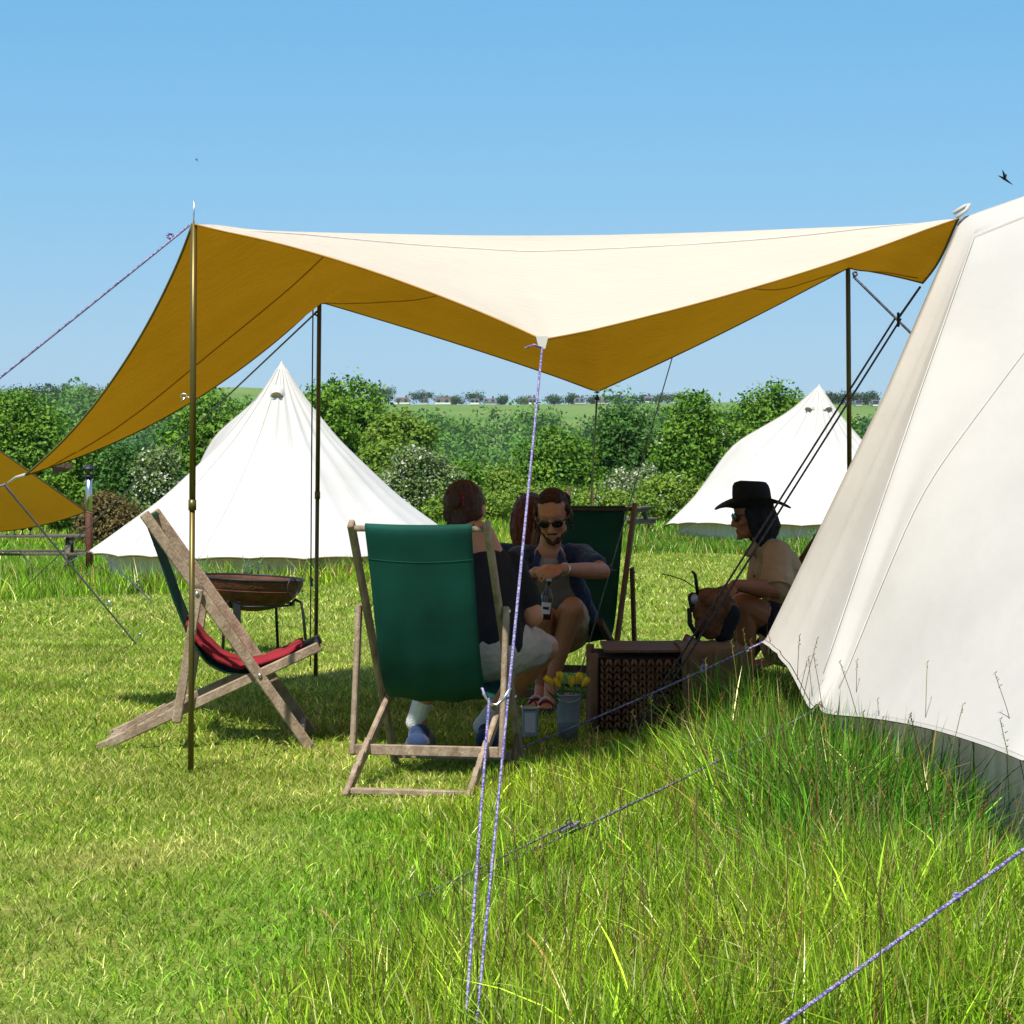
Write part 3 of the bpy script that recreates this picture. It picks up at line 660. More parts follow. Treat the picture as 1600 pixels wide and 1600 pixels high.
def bell_tent(cx, cy, H, yaw, label, group, vents=(), foot=3.0, peak=(1.75, 1.9), Rr=2.6, ez=.40):
    g = tz(cx, cy)-.02; t = thing('bell_tent', (cx, cy, g), label, 'tent', group)
    c, s = math.cos(yaw), math.sin(yaw)
    def W(x, y, z): return (cx+c*x-s*y, cy+s*x+c*y, g+z)
    sp = []
    for k in range(24):
        th = k*15; d = ((th-180+180) % 360)-180; dd = abs(d); a = R(th)
        def rad(rr, z, a=a): return (rr*math.cos(a), rr*math.sin(a), z)
        wgt = max(0, 1-dd/42)
        er = Rr*(1+.02*(k % 2)); e = rad(er, ez-(.015 if k % 2 == 0 else 0)); k1 = rad(er*.12, H*.845); k2 = rad(er*.30, H*.64); k3 = rad(er*.62, H*.365)
        if wgt > 0:
            ww = wgt**1.15; pk = (-peak[0], 0, peak[1]); ft = (-foot, 0, .26); md = (-(peak[0]*.45+foot*.55), 0, peak[1]*.45)
            mixp = lambda p, q, f: tuple(p[i]*(1-f)+q[i]*f for i in range(3))
            k1 = mixp(k1, (-peak[0]*.35, 0, H*.835), ww); k2 = mixp(k2, pk, ww); k3 = mixp(k3, md, ww); e = mixp(e, ft, ww)
        sp.append([W(*p) for p in ((0.02*math.cos(a), 0.02*math.sin(a), H), k1, k2, k3, e)])
    G = spoke_surface(sp, sub=5, seg=6, sag=.035, sagz=.02, wrinkle=.004)
    # smooth the spokes lengthwise a little for the sagging canvas
    for _ in range(2): G[:, 1:-1] = (G[:, :-2]+2*G[:, 1:-1]+G[:, 2:])/4
    link('roof', gridmesh('roof', G), M_canvas_far, t)
    ring = G[:, -1]
    link('wall', wallmesh('wall', ring, g-.1, .90, (cx, cy), .02), M_wallcloth, t)
    hem_tube(ring, .012).build('hem', M_hem, t, True)
    MB().lathe(W(0, 0, H-.10), [(.055, 0), (.035, .06), (.015, .12), (.0, .14)], 12).build('cap', M_canvas_far, t, True)
    for a in [R(-90+v)-yaw for v in vents]:
        rr, zz = Rr*.115, H*.845; p = Vector(W(rr*math.cos(a), rr*math.sin(a), zz)); od = (p-Vector((cx, cy, p.z))).normalized(); sd_ = Vector((-od.y, od.x, 0))
        m = MB(); pts = []
        for q in range(9):
            u = math.pi*q/8; pts.append(p+sd_*.080*math.cos(u)+Vector((0, 0, 1))*.050*math.sin(u)+od*(.035+.030*math.sin(u)))
        bk = [p+sd_*.11*math.cos(math.pi*q/8)+Vector((0, 0, 1))*(.16*math.sin(math.pi*q/8))-od*.02 for q in range(9)]
        m.add(pts+bk, [(q, q+1, 9+q+1, 9+q) for q in range(8)]); m.build('vent_hood', M_canvas_far, t, True)
        m = MB(); m.add([p+od*.062+sd_*.078*math.cos(math.pi*q/8)+Vector((0, 0, .052*math.sin(math.pi*q/8))) for q in range(9)], [tuple(range(9))]); m.build('vent_mesh', M_hem, t)
    for k in range(0, 24, 2): MB().tube([Vector(p)+Vector((0, -.004, .002)) for p in G[k*5, 1:]], .0032, 4).build('seam', M_seam_w, t, True)
    # guy lines all round
    for k in range(0, 24, 3):
        if k == 12: continue
        p = Vector(sp[k][-1]); od = (p-Vector((cx, cy, p.z))).normalized(); q = p+od*1.0; q.z = tz(q.x, q.y)
        MB().tube([p, q], .006, 5).build('guy_line', M_greyrope, t, True)
    return t
tl = P(440, 800, 33); tr = P(1280, 800, 46)
bell_tent(tl.x, 33, CH-(568-HZ)*33/F-tz(tl.x, 33)+.02, R(-48), 'white bell tent with vented peak behind the tipped empty deck chair', 'white bell tents in the field', foot=3.35, peak=(1.75, 2.0), Rr=2.72, ez=.36, vents=(-6, 180))
bell_tent(tr.x, 46, CH-(603-HZ)*46/F-tz(tr.x, 46)+.02, R(-14), 'farther white bell tent behind the person in the black hat', 'white bell tents in the field', foot=3.15, peak=(1.75, 1.95), Rr=2.9, ez=.40, vents=(22, -42, 150))

def big_tent():
    cx, cy, H = 3.55, 8.8, 3.05; t = thing('bell_tent', (cx, cy, 0), 'large near white bell tent cut off by the right edge of the picture', 'tent', 'white bell tents in the field')
    A = Vector((cx, cy, H)); q = lambda x, y, Y: P(x, y, Y)
    D = q(1500, 341, 9.7)
    sp = [
     [A, D*.45+A*.55-Vector((0, 0, .10)), D, q(1384, 610, 9.4), q(1196, 1000, 9.25)],
     [A, D*.45+A*.55-Vector((0, 0.08, .14)), q(1516, 366, 9.5), q(1436, 610, 9.0), q(1270, 1108, 8.2)],
     [A, q(1900, 245, 9.0), q(1640, 490, 8.85), q(1430, 765, 8.6), q(1288, 1112, 8.2)],
     [A, q(2010, 290, 8.5), q(1860, 560, 7.9), q(1730, 850, 7.3), q(1600, 1182, 6.7)],
    ]
    for deg in (-108, -82, -56, -30, 0, 30, 58, 86, 112, 136, 150):
        a = R(deg); rad = lambda rr, z: Vector((cx+rr*math.cos(a), cy+rr*math.sin(a), z)); er = 2.78
        sp.append([A, rad(er*.14, H*.83), rad(er*.36, H*.60), rad(er*.66, H*.35), rad(er, .45)])
    a = R(163); sp[-1][2] = D*.5+sp[-1][2]*.5
    G = spoke_surface(sp, sub=14, seg=10, sag=.045, sagz=.035, wrinkle=.008)
    G0 = G.copy()
    for _ in range(5): G[:, 1:-1] = (G[:, :-2]+2*G[:, 1:-1]+G[:, 2:])/4
    kk = np.ones(len(G)); kk[:15] = 0; kk[15:22] = np.linspace(0, 1, 7); kk[-14:] = np.linspace(1, 0, 14); G = G0*(1-kk)[:, None, None]+G*kk[:, None, None]
    for _ in range(3): G[8:40] = (G[7:39]+2*G[8:40]+G[9:41])/4
    # tension folds running into the pulled front corner
    cor = np.array(q(1270, 1108, 8.2)); dist = np.linalg.norm(G-cor, axis=2); 
    v = G-cor; ang = np.arctan2(v[..., 2], np.hypot(v[..., 0], v[..., 1])); amp = .014*np.exp(-((dist-.55)/.4)**2)
    G[..., 1] -= amp*np.sin(ang*26); 
    link('roof', gridmesh('roof', G), M_canvas, t)
    ring = G[:, -1].copy()
    link('wall', wallmesh('wall', ring, -.05, .93, (cx, cy), .018), M_wallcloth, t)
    # valance: folded hem band just outside the eave
    band = []
    for p in ring:
        d = p[:2]-np.array([cx, cy]); d = d/np.linalg.norm(d)
        band.append([[p[0]+d[0]*.004, p[1]+d[1]*.004, p[2]+.0], [p[0]+d[0]*.012, p[1]+d[1]*.012, p[2]-.010]])
    link('valance', gridmesh('valance', np.array(band)), M_canvas, t)
    hem_tube(ring, .004, -.012).build('hem', M_hem, t, True)
    # stitched seams along the main panels
    for k in (14, 28, 42):
        MB().tube([Vector(p)+Vector((-.004, -.006, .002)) for p in G[k, 2:-1]], 0.0018, 5).build('seam', M_seam_w, t, True)
    # ground flap
    fl = []
    for k, p in enumerate(ring):
        c = np.array([cx, cy]); qv = c+(p[:2]-c)*.93; d = (p[:2]-c)/np.linalg.norm(p[:2]-c)
        fl.append([[qv[0], qv[1], .16], [qv[0]+d[0]*(.03+.01*math.sin(k)), qv[1]+d[1]*(.03+.01*math.sin(k)), -.02]])
    link('mud_flap', gridmesh('mud_flap', np.array(fl)), M_canvas, t)
    # toggle and loop where the awning is tied to the door peak
    MB().tube([D+Vector((-.02, -.03, 0)), D+Vector((.02, -.03, .03)), D+Vector((.035, -.02, .055)), D+Vector((.02, -.01, .05)), D+Vector((-.03, -.01, .02))], .009, 6).build('tie_loop', M_canvas, t, True)
    return G
GT = big_tent()

# ------------------------------------------------------------------ the awning
P1, Fm, Dp = P(301, 350, 9.65), P(847, 531, 8.1), P(1497, 342, 9.7)
P2, Bm, P3 = P(498, 471, 13.76), P(933, 612, 13.6), P(1325, 418, 12.8)
Lc, Rc = P(40, 742, 11.9), P(1442, 442, 11.4)
def lerp(a, b, t): return a*(1-t)+b*t
def awning():
    t = thing('canvas_awning', (0, 10.5, 0), 'large cream topped ochre lined awning stretched over the seated group', 'awning')
    nu = 120; us = [i/nu for i in range(nu+1)]
    def sagc(a, b, t, s, into=None):   # catenary edge curve
        p = lerp(a, b, t); w = 4*t*(1-t); return p+(into if into is not None else Vector((0, 0, -1)))*s*w
    def front(u):
        if u < .46: k = u/.46; return sagc(P1, Fm, k, .05, Vector((-.15, .3, 1)))
        k = (u-.46)/.54; return sagc(Fm, Dp, k, .035, Vector((.1, .3, -1.0)))
    Mr = P(820, 368, 10.8)
    def ridge(u):
        a = 4*u*(1-u)
        p = P1*(1-u)+Dp*u; mid = (P1*.54+Dp*.46)
        d = Mr-mid; return p+d*(a**.8 if a > 0 else 0)
    brk = [0, .26, .54, .84, 1.0]; pts = [Lc, P2, Bm, P3, Rc]
    sg = [(.13, Vector((.1, .1, -1.0))), (.05, Vector((0, -.6, .3))), (.06, Vector((0, -.8, -.3))), (.03, Vector((-.2, -.8, .2)))]
    def back(u):
        for k in range(4):
            if u <= brk[k+1]+1e-9:
                q = (u-brk[k])/(brk[k+1]-brk[k]); return sagc(pts[k], pts[k+1], q, sg[k][0], sg[k][1])
    G = []
    nA, nB = 14, 30
    for u in us:
        f, r, b = front(u), ridge(u), back(u); col = []
        for j in range(nA): 
            q = j/nA; p = lerp(f, r, q); w = 4*q*(1-q); col.append(p+Vector((0, .02, -.045))*w*4*u*(1-u))
        for j in range(nB+1):
            q = j/nB; p = lerp(r, b, q); w = 4*q*(1-q)
            fold = .010*math.sin(u*60+q*3)*w
            sagk = .05
            # canvas arches up over the poles' tension lines near the left corner
            p += Vector((0, 0, -1))*w*sagk*(.5 if u > .2 else .2)+Vector((0, 0, fold)); col.append(p)
        G.append(col)
    G = np.array([[tuple(p) for p in c] for c in G])
    # left edge: curve the side of the cloth inward (catenary between pole top and low corner)
    n = len(G)
    for i in range(n):
        u = us[i]; k = math.exp(-(u/.10)**1.0)
        for j in range(nA+1, nA+nB):
            q = (j-nA)/nB; w = 4*q*(1-q); G[i, j] += np.array([.07, -.02, -.07])*w*k
    for _ in range(2): G[:, nA+1:-1] = (G[:, nA:-2]+2*G[:, nA+1:-1]+G[:, nA+2:])/4
    for cp, am in ((P1, .012), (Fm, .014), (Dp, .010), (Bm, .012), (Lc, .010), (P2, .010), (P3, .010)):
        v_ = G-np.array(cp); dd = np.linalg.norm(v_, axis=2); an = np.arctan2(v_[..., 1], v_[..., 0]+.3*v_[..., 2]); G[..., 2] += am*np.sin(an*17)*np.clip(dd/.25, 0, 1)*np.exp(-dd/.55)
    me = gridmesh('cover', G, False)
    # top side must be the front face
    nrm = me.polygons[len(me.polygons)//2].normal
    if nrm.z < 0:
        bm = bmesh.new(); bm.from_mesh(me); bmesh.ops.reverse_faces(bm, faces=bm.faces); bm.to_mesh(me); bm.free()
    link('cover', me, M_tarp, t)
    def line(pts, r, name, m): MB().tube([Vector(p) for p in pts], r, 5).build(name, m, t, True)
    line(G[:, 0], .004, 'front_hem', M_seam); line(G[:, -1], .006, 'back_hem', M_hem); line(G[0, nA:], .006, 'side_hem', M_hem); line(G[-1, nA:], .006, 'side_hem', M_hem)
    def path(u0, j0, u1, j1, n=30, e=1.0):
        o_ = []
        for k in range(n+1):
            t_ = k/n; uu = (u0+(u1-u0)*t_**e)*nu; jj = j0+(j1-j0)*t_; i = min(int(uu), nu-1); fu = uu-i; jn = min(int(jj), G.shape[1]-2); fj = jj-jn
            p = (G[i, jn]*(1-fu)*(1-fj)+G[i+1, jn]*fu*(1-fj)+G[i, jn+1]*(1-fu)*fj+G[i+1, jn+1]*fu*fj); o_.append((p[0], p[1]-.002, p[2]-.005))
        return o_
    line(path(.20, nA, .015, nA+nB-.5, 40, 1.3), .003, 'seam', M_seam); line(path(.262, nA+nB-.3, .42, nA+6), .0025, 'seam', M_seam)
    line(path(.836, nA+nB-.3, .66, nA+8), .0025, 'seam', M_seam); line(path(.845, nA+nB-.3, .985, nA+nB-4), .0025, 'seam', M_seam)
    line([(p[0], p[1]-.003, p[2]+.003) for p in G[4:116, nA-2]], .0025, 'seam', M_seam_w)
    # reinforcement patches and webbing loops at the pulled points
    MB().add([Fm+Vector((-.022, -.012, .012)), Fm+Vector((.022, -.012, .012)), Fm+Vector((.011, -.018, -.032)), Fm+Vector((-.011, -.018, -.032))], [(0, 1, 2, 3)]).build('webbing_loop', M_canvas, t)
    MB().ball(Bm+Vector((0, -.02, .005)), .018, 8).build('eyelet', M_steel, t, True)
    lp = P(12, 755, 12.7); MB().tube([Lc, lerp(Lc, lp, .5)+Vector((0, 0, .01)), lp], [.010, .008, .006], 6).build('webbing_loop', M_canvas, t, True)
    a, b = P(82, 729, 12.4), P(112, 722, 12.6)
    MB().add([a, b, b+Vector((.01, 0, -.035)), a+Vector((.0, 0, -.04))], [(0, 1, 2, 3)]).build('fabric_tab', M_tan, t)
    return G
GA = awning()

def pole(px_t, py_t, px_b, Y, label, zt, r=.0135):
    X0 = (px_t-800)*Y/F; X1 = (px_b-800)*Y/F; g = tz(X1, Y)
    t = thing('awning_pole', (X1, Y, g), label, 'pole', 'brass poles holding up the awning')
    a, b = Vector((X1, Y, g-.03)), Vector((X0, Y, zt)); m = lerp(a, b, .5)
    MB().tube([a, m], r*.9, 12).build('lower_tube', M_pole, t, True)
    MB().tube([m-Vector((0, 0, .02)), b], r, 12).build('upper_tube', M_pole, t, True)
    MB().tube([m-Vector((0, 0, .035)), m+Vector((0, 0, .01))], r*1.25, 12).build('collar', M_pole, t, True)
    MB().tube([b, b+Vector((0, 0, .03)), b+Vector((0, 0, .10))], [.004, .004, .003], 6).build('spike', M_steel, t, True)
    return t, a, b
t1, a1, b1 = pole(303, 350, 298, 9.65, 'nearest brass pole under the left front corner of the awning', P1.z)
pk = lerp(a1, b1, .688)
m = MB(); m.tube([pk, pk+Vector((-.03, -.01, .0))], .004, 6); m.tube([pk+Vector((-.036, -.01, .0))+Vector((.014*math.cos(k*.7), 0, .010*math.sin(k*.7)+.006)) for k in range(9)], .003, 5, close=True); m.tube([pk+Vector((-.03, -.01, -.002)), pk+Vector((-.05, -.01, -.018))], .003, 5); m.build('wing_screw', M_steel, t1, True)
pole(499, 471, 493, 13.74, 'brass pole at the back of the awning beside the fire bowl', P2.z)
pole(1325, 418, 1330, 12.8, 'brass pole rising beside the big tent edge', P3.z)

# ------------------------------------------------------------------ ropes
def rope(name, pts, r, m, label, group=None, extra=None, cat='rope'):
    t = thing(name, tuple(pts[-1]), label, cat, group)
    MB().tube(pts, r, 6).build('cord', m, t, True)
    if extra: extra(t)
    return t
def slider(p, d, r=.012, L=.05, m=M_steel):
    def f(t):
        dd = Vector(d).normalized(); MB().bar(p-dd*L/2, p+dd*L/2, r*1.4, r).build('slider', m, t)
        MB().tube([p+Vector((.01, 0, .01)), p+Vector((.0, 0, .03)), p+Vector((-.012, 0, .012))], .003, 5).build('loop', m, t, True)
    return f
def catline(a, b, sag=0, n=12): return [lerp(a, b, i/n)+Vector((0, 0, -sag*4*(i/n)*(1-i/n))) for i in range(n+1)]
def knot(p, r, m, name='knot'):
    def f(t):
        mm = MB()
        for k in range(3): mm.tube([p+Vector((math.cos(q*.9+k)*r, math.sin(q*.9+k*2)*r*.8, math.sin(q*.9+k)*r)) for q in range(7)], r*.45, 6, close=True)
        mm.build(name, m, t, True)
    return f
gl = P(-700, 1000, 9.9)
rope('guy_rope', catline(P(296, 352, 9.65), Vector((-4.4, 10.2, tz(-4.4, 10.2))), .02), .005, M_purple, 'purple guy rope running up left to the nearest pole top', 'purple guy ropes', knot(P(266, 369, 9.7), .011, M_purple))
# front centre rope with its doubled lower part
peg = Vector((-.088, 4.6, 0)); top = Fm+Vector((0, -.015, -.03)); mid = lerp(top, peg, .599)
def dbl(t):
    side = Vector((-.049, 0, 0))
    MB().tube(catline(mid+side, peg+Vector((-.018, 0, 0)), 0), .0036, 6).build('cord', M_purple, t, True)
    MB().tube(catline(mid, peg+Vector((0.0, 0, 0)), 0), .0034, 6).build('cord', M_purple, t, True)
    MB().bar(mid+side*1.35+Vector((0, -.004, .015)), mid+side*1.0+Vector((.008, -.004, -.018)), .010, .005).build('slider', M_steel, t)
    MB().tube([mid+Vector((.006, -.006, .03)), mid+Vector((-.012, -.006, .0)), mid+side*.6+Vector((0, -.006, -.015)), mid+side*1.0+Vector((.003, -.006, -.012))], .0042, 6).build('slider', M_steel, t, True)
    MB().tube([mid+side*1.4+Vector((0, 0, .03)), mid+side*1.15+Vector((0, -.004, .0)), mid+side], .0036, 6).build('tail', M_purple, t, True)
    MB().tube([top, top+Vector((-.03, -.01, .012)), top+Vector((-.06, -.01, .0))], .004, 6).build('tail', M_purple, t, True)
rope('guy_rope', catline(top, mid), .0042, M_purple, 'long purple and white rope from the awning front centre down to the bottom edge', 'purple guy ropes', dbl)
# big tent corner rope (grey)
cpt = P(1272, 1110, 8.18); pg = P(598, 1432, 6.56); ms = lerp(cpt, pg, .62)
def gdbl(t):
    MB().tube([Vector(p)+Vector((0, 0, .012)) for p in catline(ms, pg, .005)], .0032, 6).build('cord', M_greyrope, t, True)
    slider(ms, pg-cpt, .014, .09, M_greyrope)(t)
rope('guy_rope', catline(cpt, pg, .02), .0042, M_greyrope, 'frayed grey rope from the big tent corner crossing the long grass', 'tent guy ropes', gdbl)
c2 = P(1197, 1001, 9.25); pg2 = P(800, 1183, 10.0); pg2.z = tz(pg2.x, pg2.y)+.03
rope('guy_rope', catline(c2, pg2, .012), .0042, M_purple, 'purple rope from the big tent door corner passing before the wicker basket', 'purple guy ropes', lambda t: (knot(lerp(c2, pg2, .07), .009, M_purple)(t), knot(lerp(c2, pg2, .23), .012, M_purple)(t)))
rope('guy_rope', catline(P(1720, 1240, 5.3), P(1160, 1646, 4.3), 0), .0042, M_purple, 'thick purple rope crossing the bottom right corner above the grass', 'purple guy ropes', knot(P(1495, 1401, 4.86), .007, M_purple))
rope('guy_rope', catline(P(6, 757, 12.7), (lambda p: Vector((p.x, p.y, tz(p.x, p.y))))(P(213, 995, 17.0)), .0), .007, M_purple, 'mauve rope from the low left awning corner to its peg in the lawn', 'purple guy ropes', slider(P(170, 945, 16.0), (1, 3, -1), .015, .07, M_steel))
rope('guy_rope', catline(P(8, 757, 12.7), P(-140, 800, 12.6)), .006, M_purple, 'short purple rope leaving the low awning corner at the left edge', 'purple guy ropes')
q1 = P2+Vector((-.01, 0, -.06)); q2 = P(20, 845, 30)
rope('guy_rope', catline(q1, Vector((q2.x, q2.y, tz(q2.x, q2.y)))), .006, M_darkrope, 'dark guy rope following the awning back edge down to the left', 'dark guy ropes', knot(P(496, 490, 13.7), .013, M_darkrope))
rope('guy_rope', [P(489, 484, 13.7), P(487, 700, 13.7), P(485, 1000, 13.9), P(485, 1040, 14.0)], .0045, M_darkrope, 'thin vertical cord hanging beside the back brass pole', 'dark guy ropes', slider(P(487, 910, 13.8), (0, 0, 1), .012, .05, M_darkrope))
rope('guy_rope', catline(P3+Vector((.03, 0, -.05)), P(1560, 655, 12.5)), .008, M_darkrope, 'dark rope from the right pole top passing behind the big tent', 'dark guy ropes', knot(P(1336, 428, 12.8), .012, M_darkrope))
r0, r1_, r2_ = P(1438, 448, 11.2), P(1403, 498, 11.15), P(985, 1110, 10.55); r2_.z = tz(r2_.x, r2_.y)+.01
def rdbl(t):
    for dx in (-.018, .018): MB().tube([r1_+Vector((dx*.8, 0, 0)), r2_+Vector((dx, 0, 0))], .005, 6).build('cord', M_darkrope, t, True)
    MB().bar(r1_+Vector((0, -.01, .03)), r1_+Vector((0, -.01, -.04)), .018, .012).build('slider', M_black, t)
rope('guy_rope', [r0, r1_], .006, M_darkrope, 'doubled dark rope slanting past the black hat down from the big tent', 'dark guy ropes', rdbl)
bp_ = P(950, 845, 21); rope('guy_rope', catline(Bm+Vector((0, 0, -.02)), Vector((bp_.x, 27, tz(bp_.x, 27)))), .006, M_darkrope, 'dark rope hanging from the lowest back tip of the awning', 'dark guy ropes', knot(Bm+Vector((0, 0, -.04)), .010, M_black))
ga_ = Vector(GA[int(.64*120)][-1]); gp_ = P(885, 1120, 11.6); gp_.z = tz(gp_.x, gp_.y)
rope('guy_rope', catline(ga_, gp_), .0035, M_greyrope, 'thin pale rope slanting in front of the green chair to the tulips', 'dark guy ropes', slider(lerp(ga_, gp_, .62), (1, 0, 0), .008, .07, M_greyrope))
for i, (a, b, lab) in enumerate((((30, 860, 36), (82, 925, 31), 'thin guy line under the picnic table'), ((160, 865, 30), (240, 922, 25), 'pair of thin guy lines at the bell tent left foot'))):
    p, q = P(*a), P(*b); p.z = max(p.z, tz(p.x, p.y)+.1); q.z = tz(q.x, q.y)
    rope('guy_rope', catline(p, q), .008, M_darkrope, lab, 'dark guy ropes')
# pegs
def tent_peg(p, label, h=.10):
    g = tz(p.x, p.y); MBo = MB().tube([(p.x, p.y, g-.05), (p.x+.01, p.y, g+h), (p.x+.03, p.y, g+h+.012), (p.x+.035, p.y, g+h-.02)], .005, 6)
    o = MBo.build('tent_peg', M_steel, None, True); tag(o, label, 'tent peg', 'steel tent pegs')
tent_peg(P(213, 1000, 17.0), 'steel peg at the end of the mauve rope in the lawn', .07)
tent_peg(pg2, 'peg holding the purple rope before the tulip bucket', .06)
# wooden stake in the grass
st = P(806, 1175, 9.9); o = MB().tube([(st.x-.03, 9.6, -.05), (st.x+.005, 9.62, .16)], [.012, .010], 8).build('wooden_stake', M_woodd, None, True); tag(o, 'short dark wooden stake in the grass under the purple rope', 'stake')

# ------------------------------------------------------------------ deck chairs
def deck_chair(loc, yaw, label, wood, cloth, lift=0):
    loc = Vector(loc); t = thing('deck_chair', tuple(loc), label, 'deck chair', 'wooden deck chairs around the basket')
    c, s = math.cos(yaw), math.sin(yaw)
    def W(f, z, sd): return Vector((loc.x+c*sd-s*f, loc.y+s*sd+c*f, loc.z+z))   # f forward, sd to the right
    T = (.197, 1.05); Ft = (.94, -.01); B0 = (-.02, .0); B1 = (.975, .455); pr0 = (.435, .72); pr1 = (.335, .12)
    fw = (W(1, 0, 0)-W(0, 0, 0)); rt = (W(0, 0, 1)-W(0, 0, 0)); up = Vector((0, 0, 1))
    for sd in (-1, 1):
        MB().bar(W(*Ft, sd*.275), W(T[0]-.01, T[1]+.012, sd*.275), .024, .048, rt.cross(W(*T, 0)-W(*Ft, 0)), .006).build('back_rail', wood, t)
        MB().bar(W(*B0, sd*.243), W(*B1, sd*.243), .024, .045, rt.cross(W(*B1, 0)-W(*B0, 0)), .006).build('seat_rail', wood, t)
        MB().bar(W(*pr1, sd*.306), W(*pr0, sd*.306), .022, .042, rt.cross(W(*pr0, 0)-W(*pr1, 0)), .005).build('prop_rail', wood, t)
        for (f, z) in ((.708, .328), (.428, .70)): MB().lathe(W(f, z, sd*(.292 if z < .5 else .32)), [(0, .004), (.008, .003), (.010, 0), (.010, -.006)], 10, Matrix((fw, up, rt*sd)).transposed() if False else (rt*sd).to_track_quat('Z', 'Y').to_matrix()).build('bolt', M_steel, t, True)
        # notched blocks on the rear of the seat rail
        n = MB()
        for k in range(3): f0 = .10+.09*k; z0 = f0*.455; n.bar(W(f0, z0+.026, sd*.243), W(f0+.055, z0+.026+.032, sd*.243), .022, .018, up, .002)
        n.build('notch_block', wood, t)
    MB().tube([W(T[0], T[1]-.012, -.263), W(T[0], T[1]-.012, .263)], .013, 10).build('top_bar', wood, t, True)
    MB().tube([W(B1[0]-.02, B1[1]-.008, -.232), W(B1[0]-.02, B1[1]-.008, .232)], .013, 10).build('front_bar', wood, t, True)
    MB().bar(W(.335, .145, -.294), W(.335, .145, .294), .022, .042, up).build('prop_bar', wood, t)
    MB().bar(W(.03, .022, -.231), W(.03, .022, .231), .04, .022, up).build('foot_bar', wood, t)
    MB().bar(W(.895, .06, -.262), W(.895, .06, .262), .022, .04, up).build('lower_bar', wood, t)
    # sling
    pr = [(T[0]+.020, T[1]-.004), (T[0]+.004, T[1]+.012), (T[0]-.020, T[1]-.004), (.215, .95), (.262, .82), (.318, .66), (.385, .50), (.46, .385), (.55, .335), (.66, .332), (.78, .365), (.88, .412), (B1[0]-.03, B1[1]+.006), (B1[0]-.006, B1[1]+.006), (B1[0], B1[1]-.014)]
    dense = []
    for i in range(len(pr)-1):
        for k in range(4): dense.append((pr[i][0]+(pr[i+1][0]-pr[i][0])*k/4, pr[i][1]+(pr[i+1][1]-pr[i][1])*k/4))
    dense.append(pr[-1])
    for _ in range(2): dense = [dense[0]]+[tuple((dense[i-1][j]+2*dense[i][j]+dense[i+1][j])/4 for j in (0, 1)) for i in range(1, len(dense)-1)]+[dense[-1]]
    nn = 18; G = []
    for i in range(nn+1):
        u = -1+2*i/nn; col = []
        for k, (f, z) in enumerate(dense):
            v = k/(len(dense)-1); sg = math.sin(math.pi*v)**.8
            wv = .224-.014*sg
            z2 = z-.018*sg*(1-u*u)+.004*math.sin(u*9+v*14)*sg*(v > .3); f2 = f-.014*sg*(1-u*u)
            col.append(tuple(W(f2, z2, u*wv)))
        G.append(col)
    me = gridmesh('sling', np.array(G), False)
    so_ = link('sling', me, cloth, t)
    sm_ = so_.modifiers.new('t', 'SOLIDIFY'); sm_.thickness = .002
    # stitched top hem
    hm_ = MB().tube([Vector(G[i][13])*(1-.0)+Vector((0, 0, 0)) for i in range(nn+1)], .0016, 5); hm_.build('stitched_hem', cloth, t, True)
    return t, W
YG = R(90)
yaw1 = R(-90+4)
deck_chair((P(168, 1172, 10.62).x, 10.64, tz(-1.8, 10.6)), yaw1, 'empty weathered deck chair seen from the side at left', M_wood, M_green)
t2, W2 = deck_chair((-.405, 8.90, tz(-.4, 8.9)), R(-11), 'green deck chair seen from behind in the centre foreground', M_wood, M_green)
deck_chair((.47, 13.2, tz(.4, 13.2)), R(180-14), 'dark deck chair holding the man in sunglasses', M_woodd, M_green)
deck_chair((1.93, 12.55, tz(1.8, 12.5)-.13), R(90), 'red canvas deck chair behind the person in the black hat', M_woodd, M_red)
def throw():
    X0, z0 = 1.93-.197, tz(1.8, 12.5)-.13+1.065; G = []
    for i in range(21):
        u = -1+2*i/20; col = []
        for k in range(15):
            v = -1+2*k/14; xx = X0+.05*np.sign(v)*abs(v)**.5*(1 if v > 0 else -.25)-(.10*v*v if v < 0 else 0)*1.0; zz = z0+.012-.26*abs(v)**1.4+.006*math.sin(u*8+v*5)
            col.append((xx+.006*math.sin(u*11), 12.55+u*.33, zz))
        G.append(col)
    o = link('red_throw', gridmesh('red_throw', np.array(G), False), M_red, None); o.modifiers.new('t', 'SOLIDIFY').thickness = .008
    tag(o, 'dark red cloth draped over the chair back between the hatted person and the big tent', 'cloth')
throw()
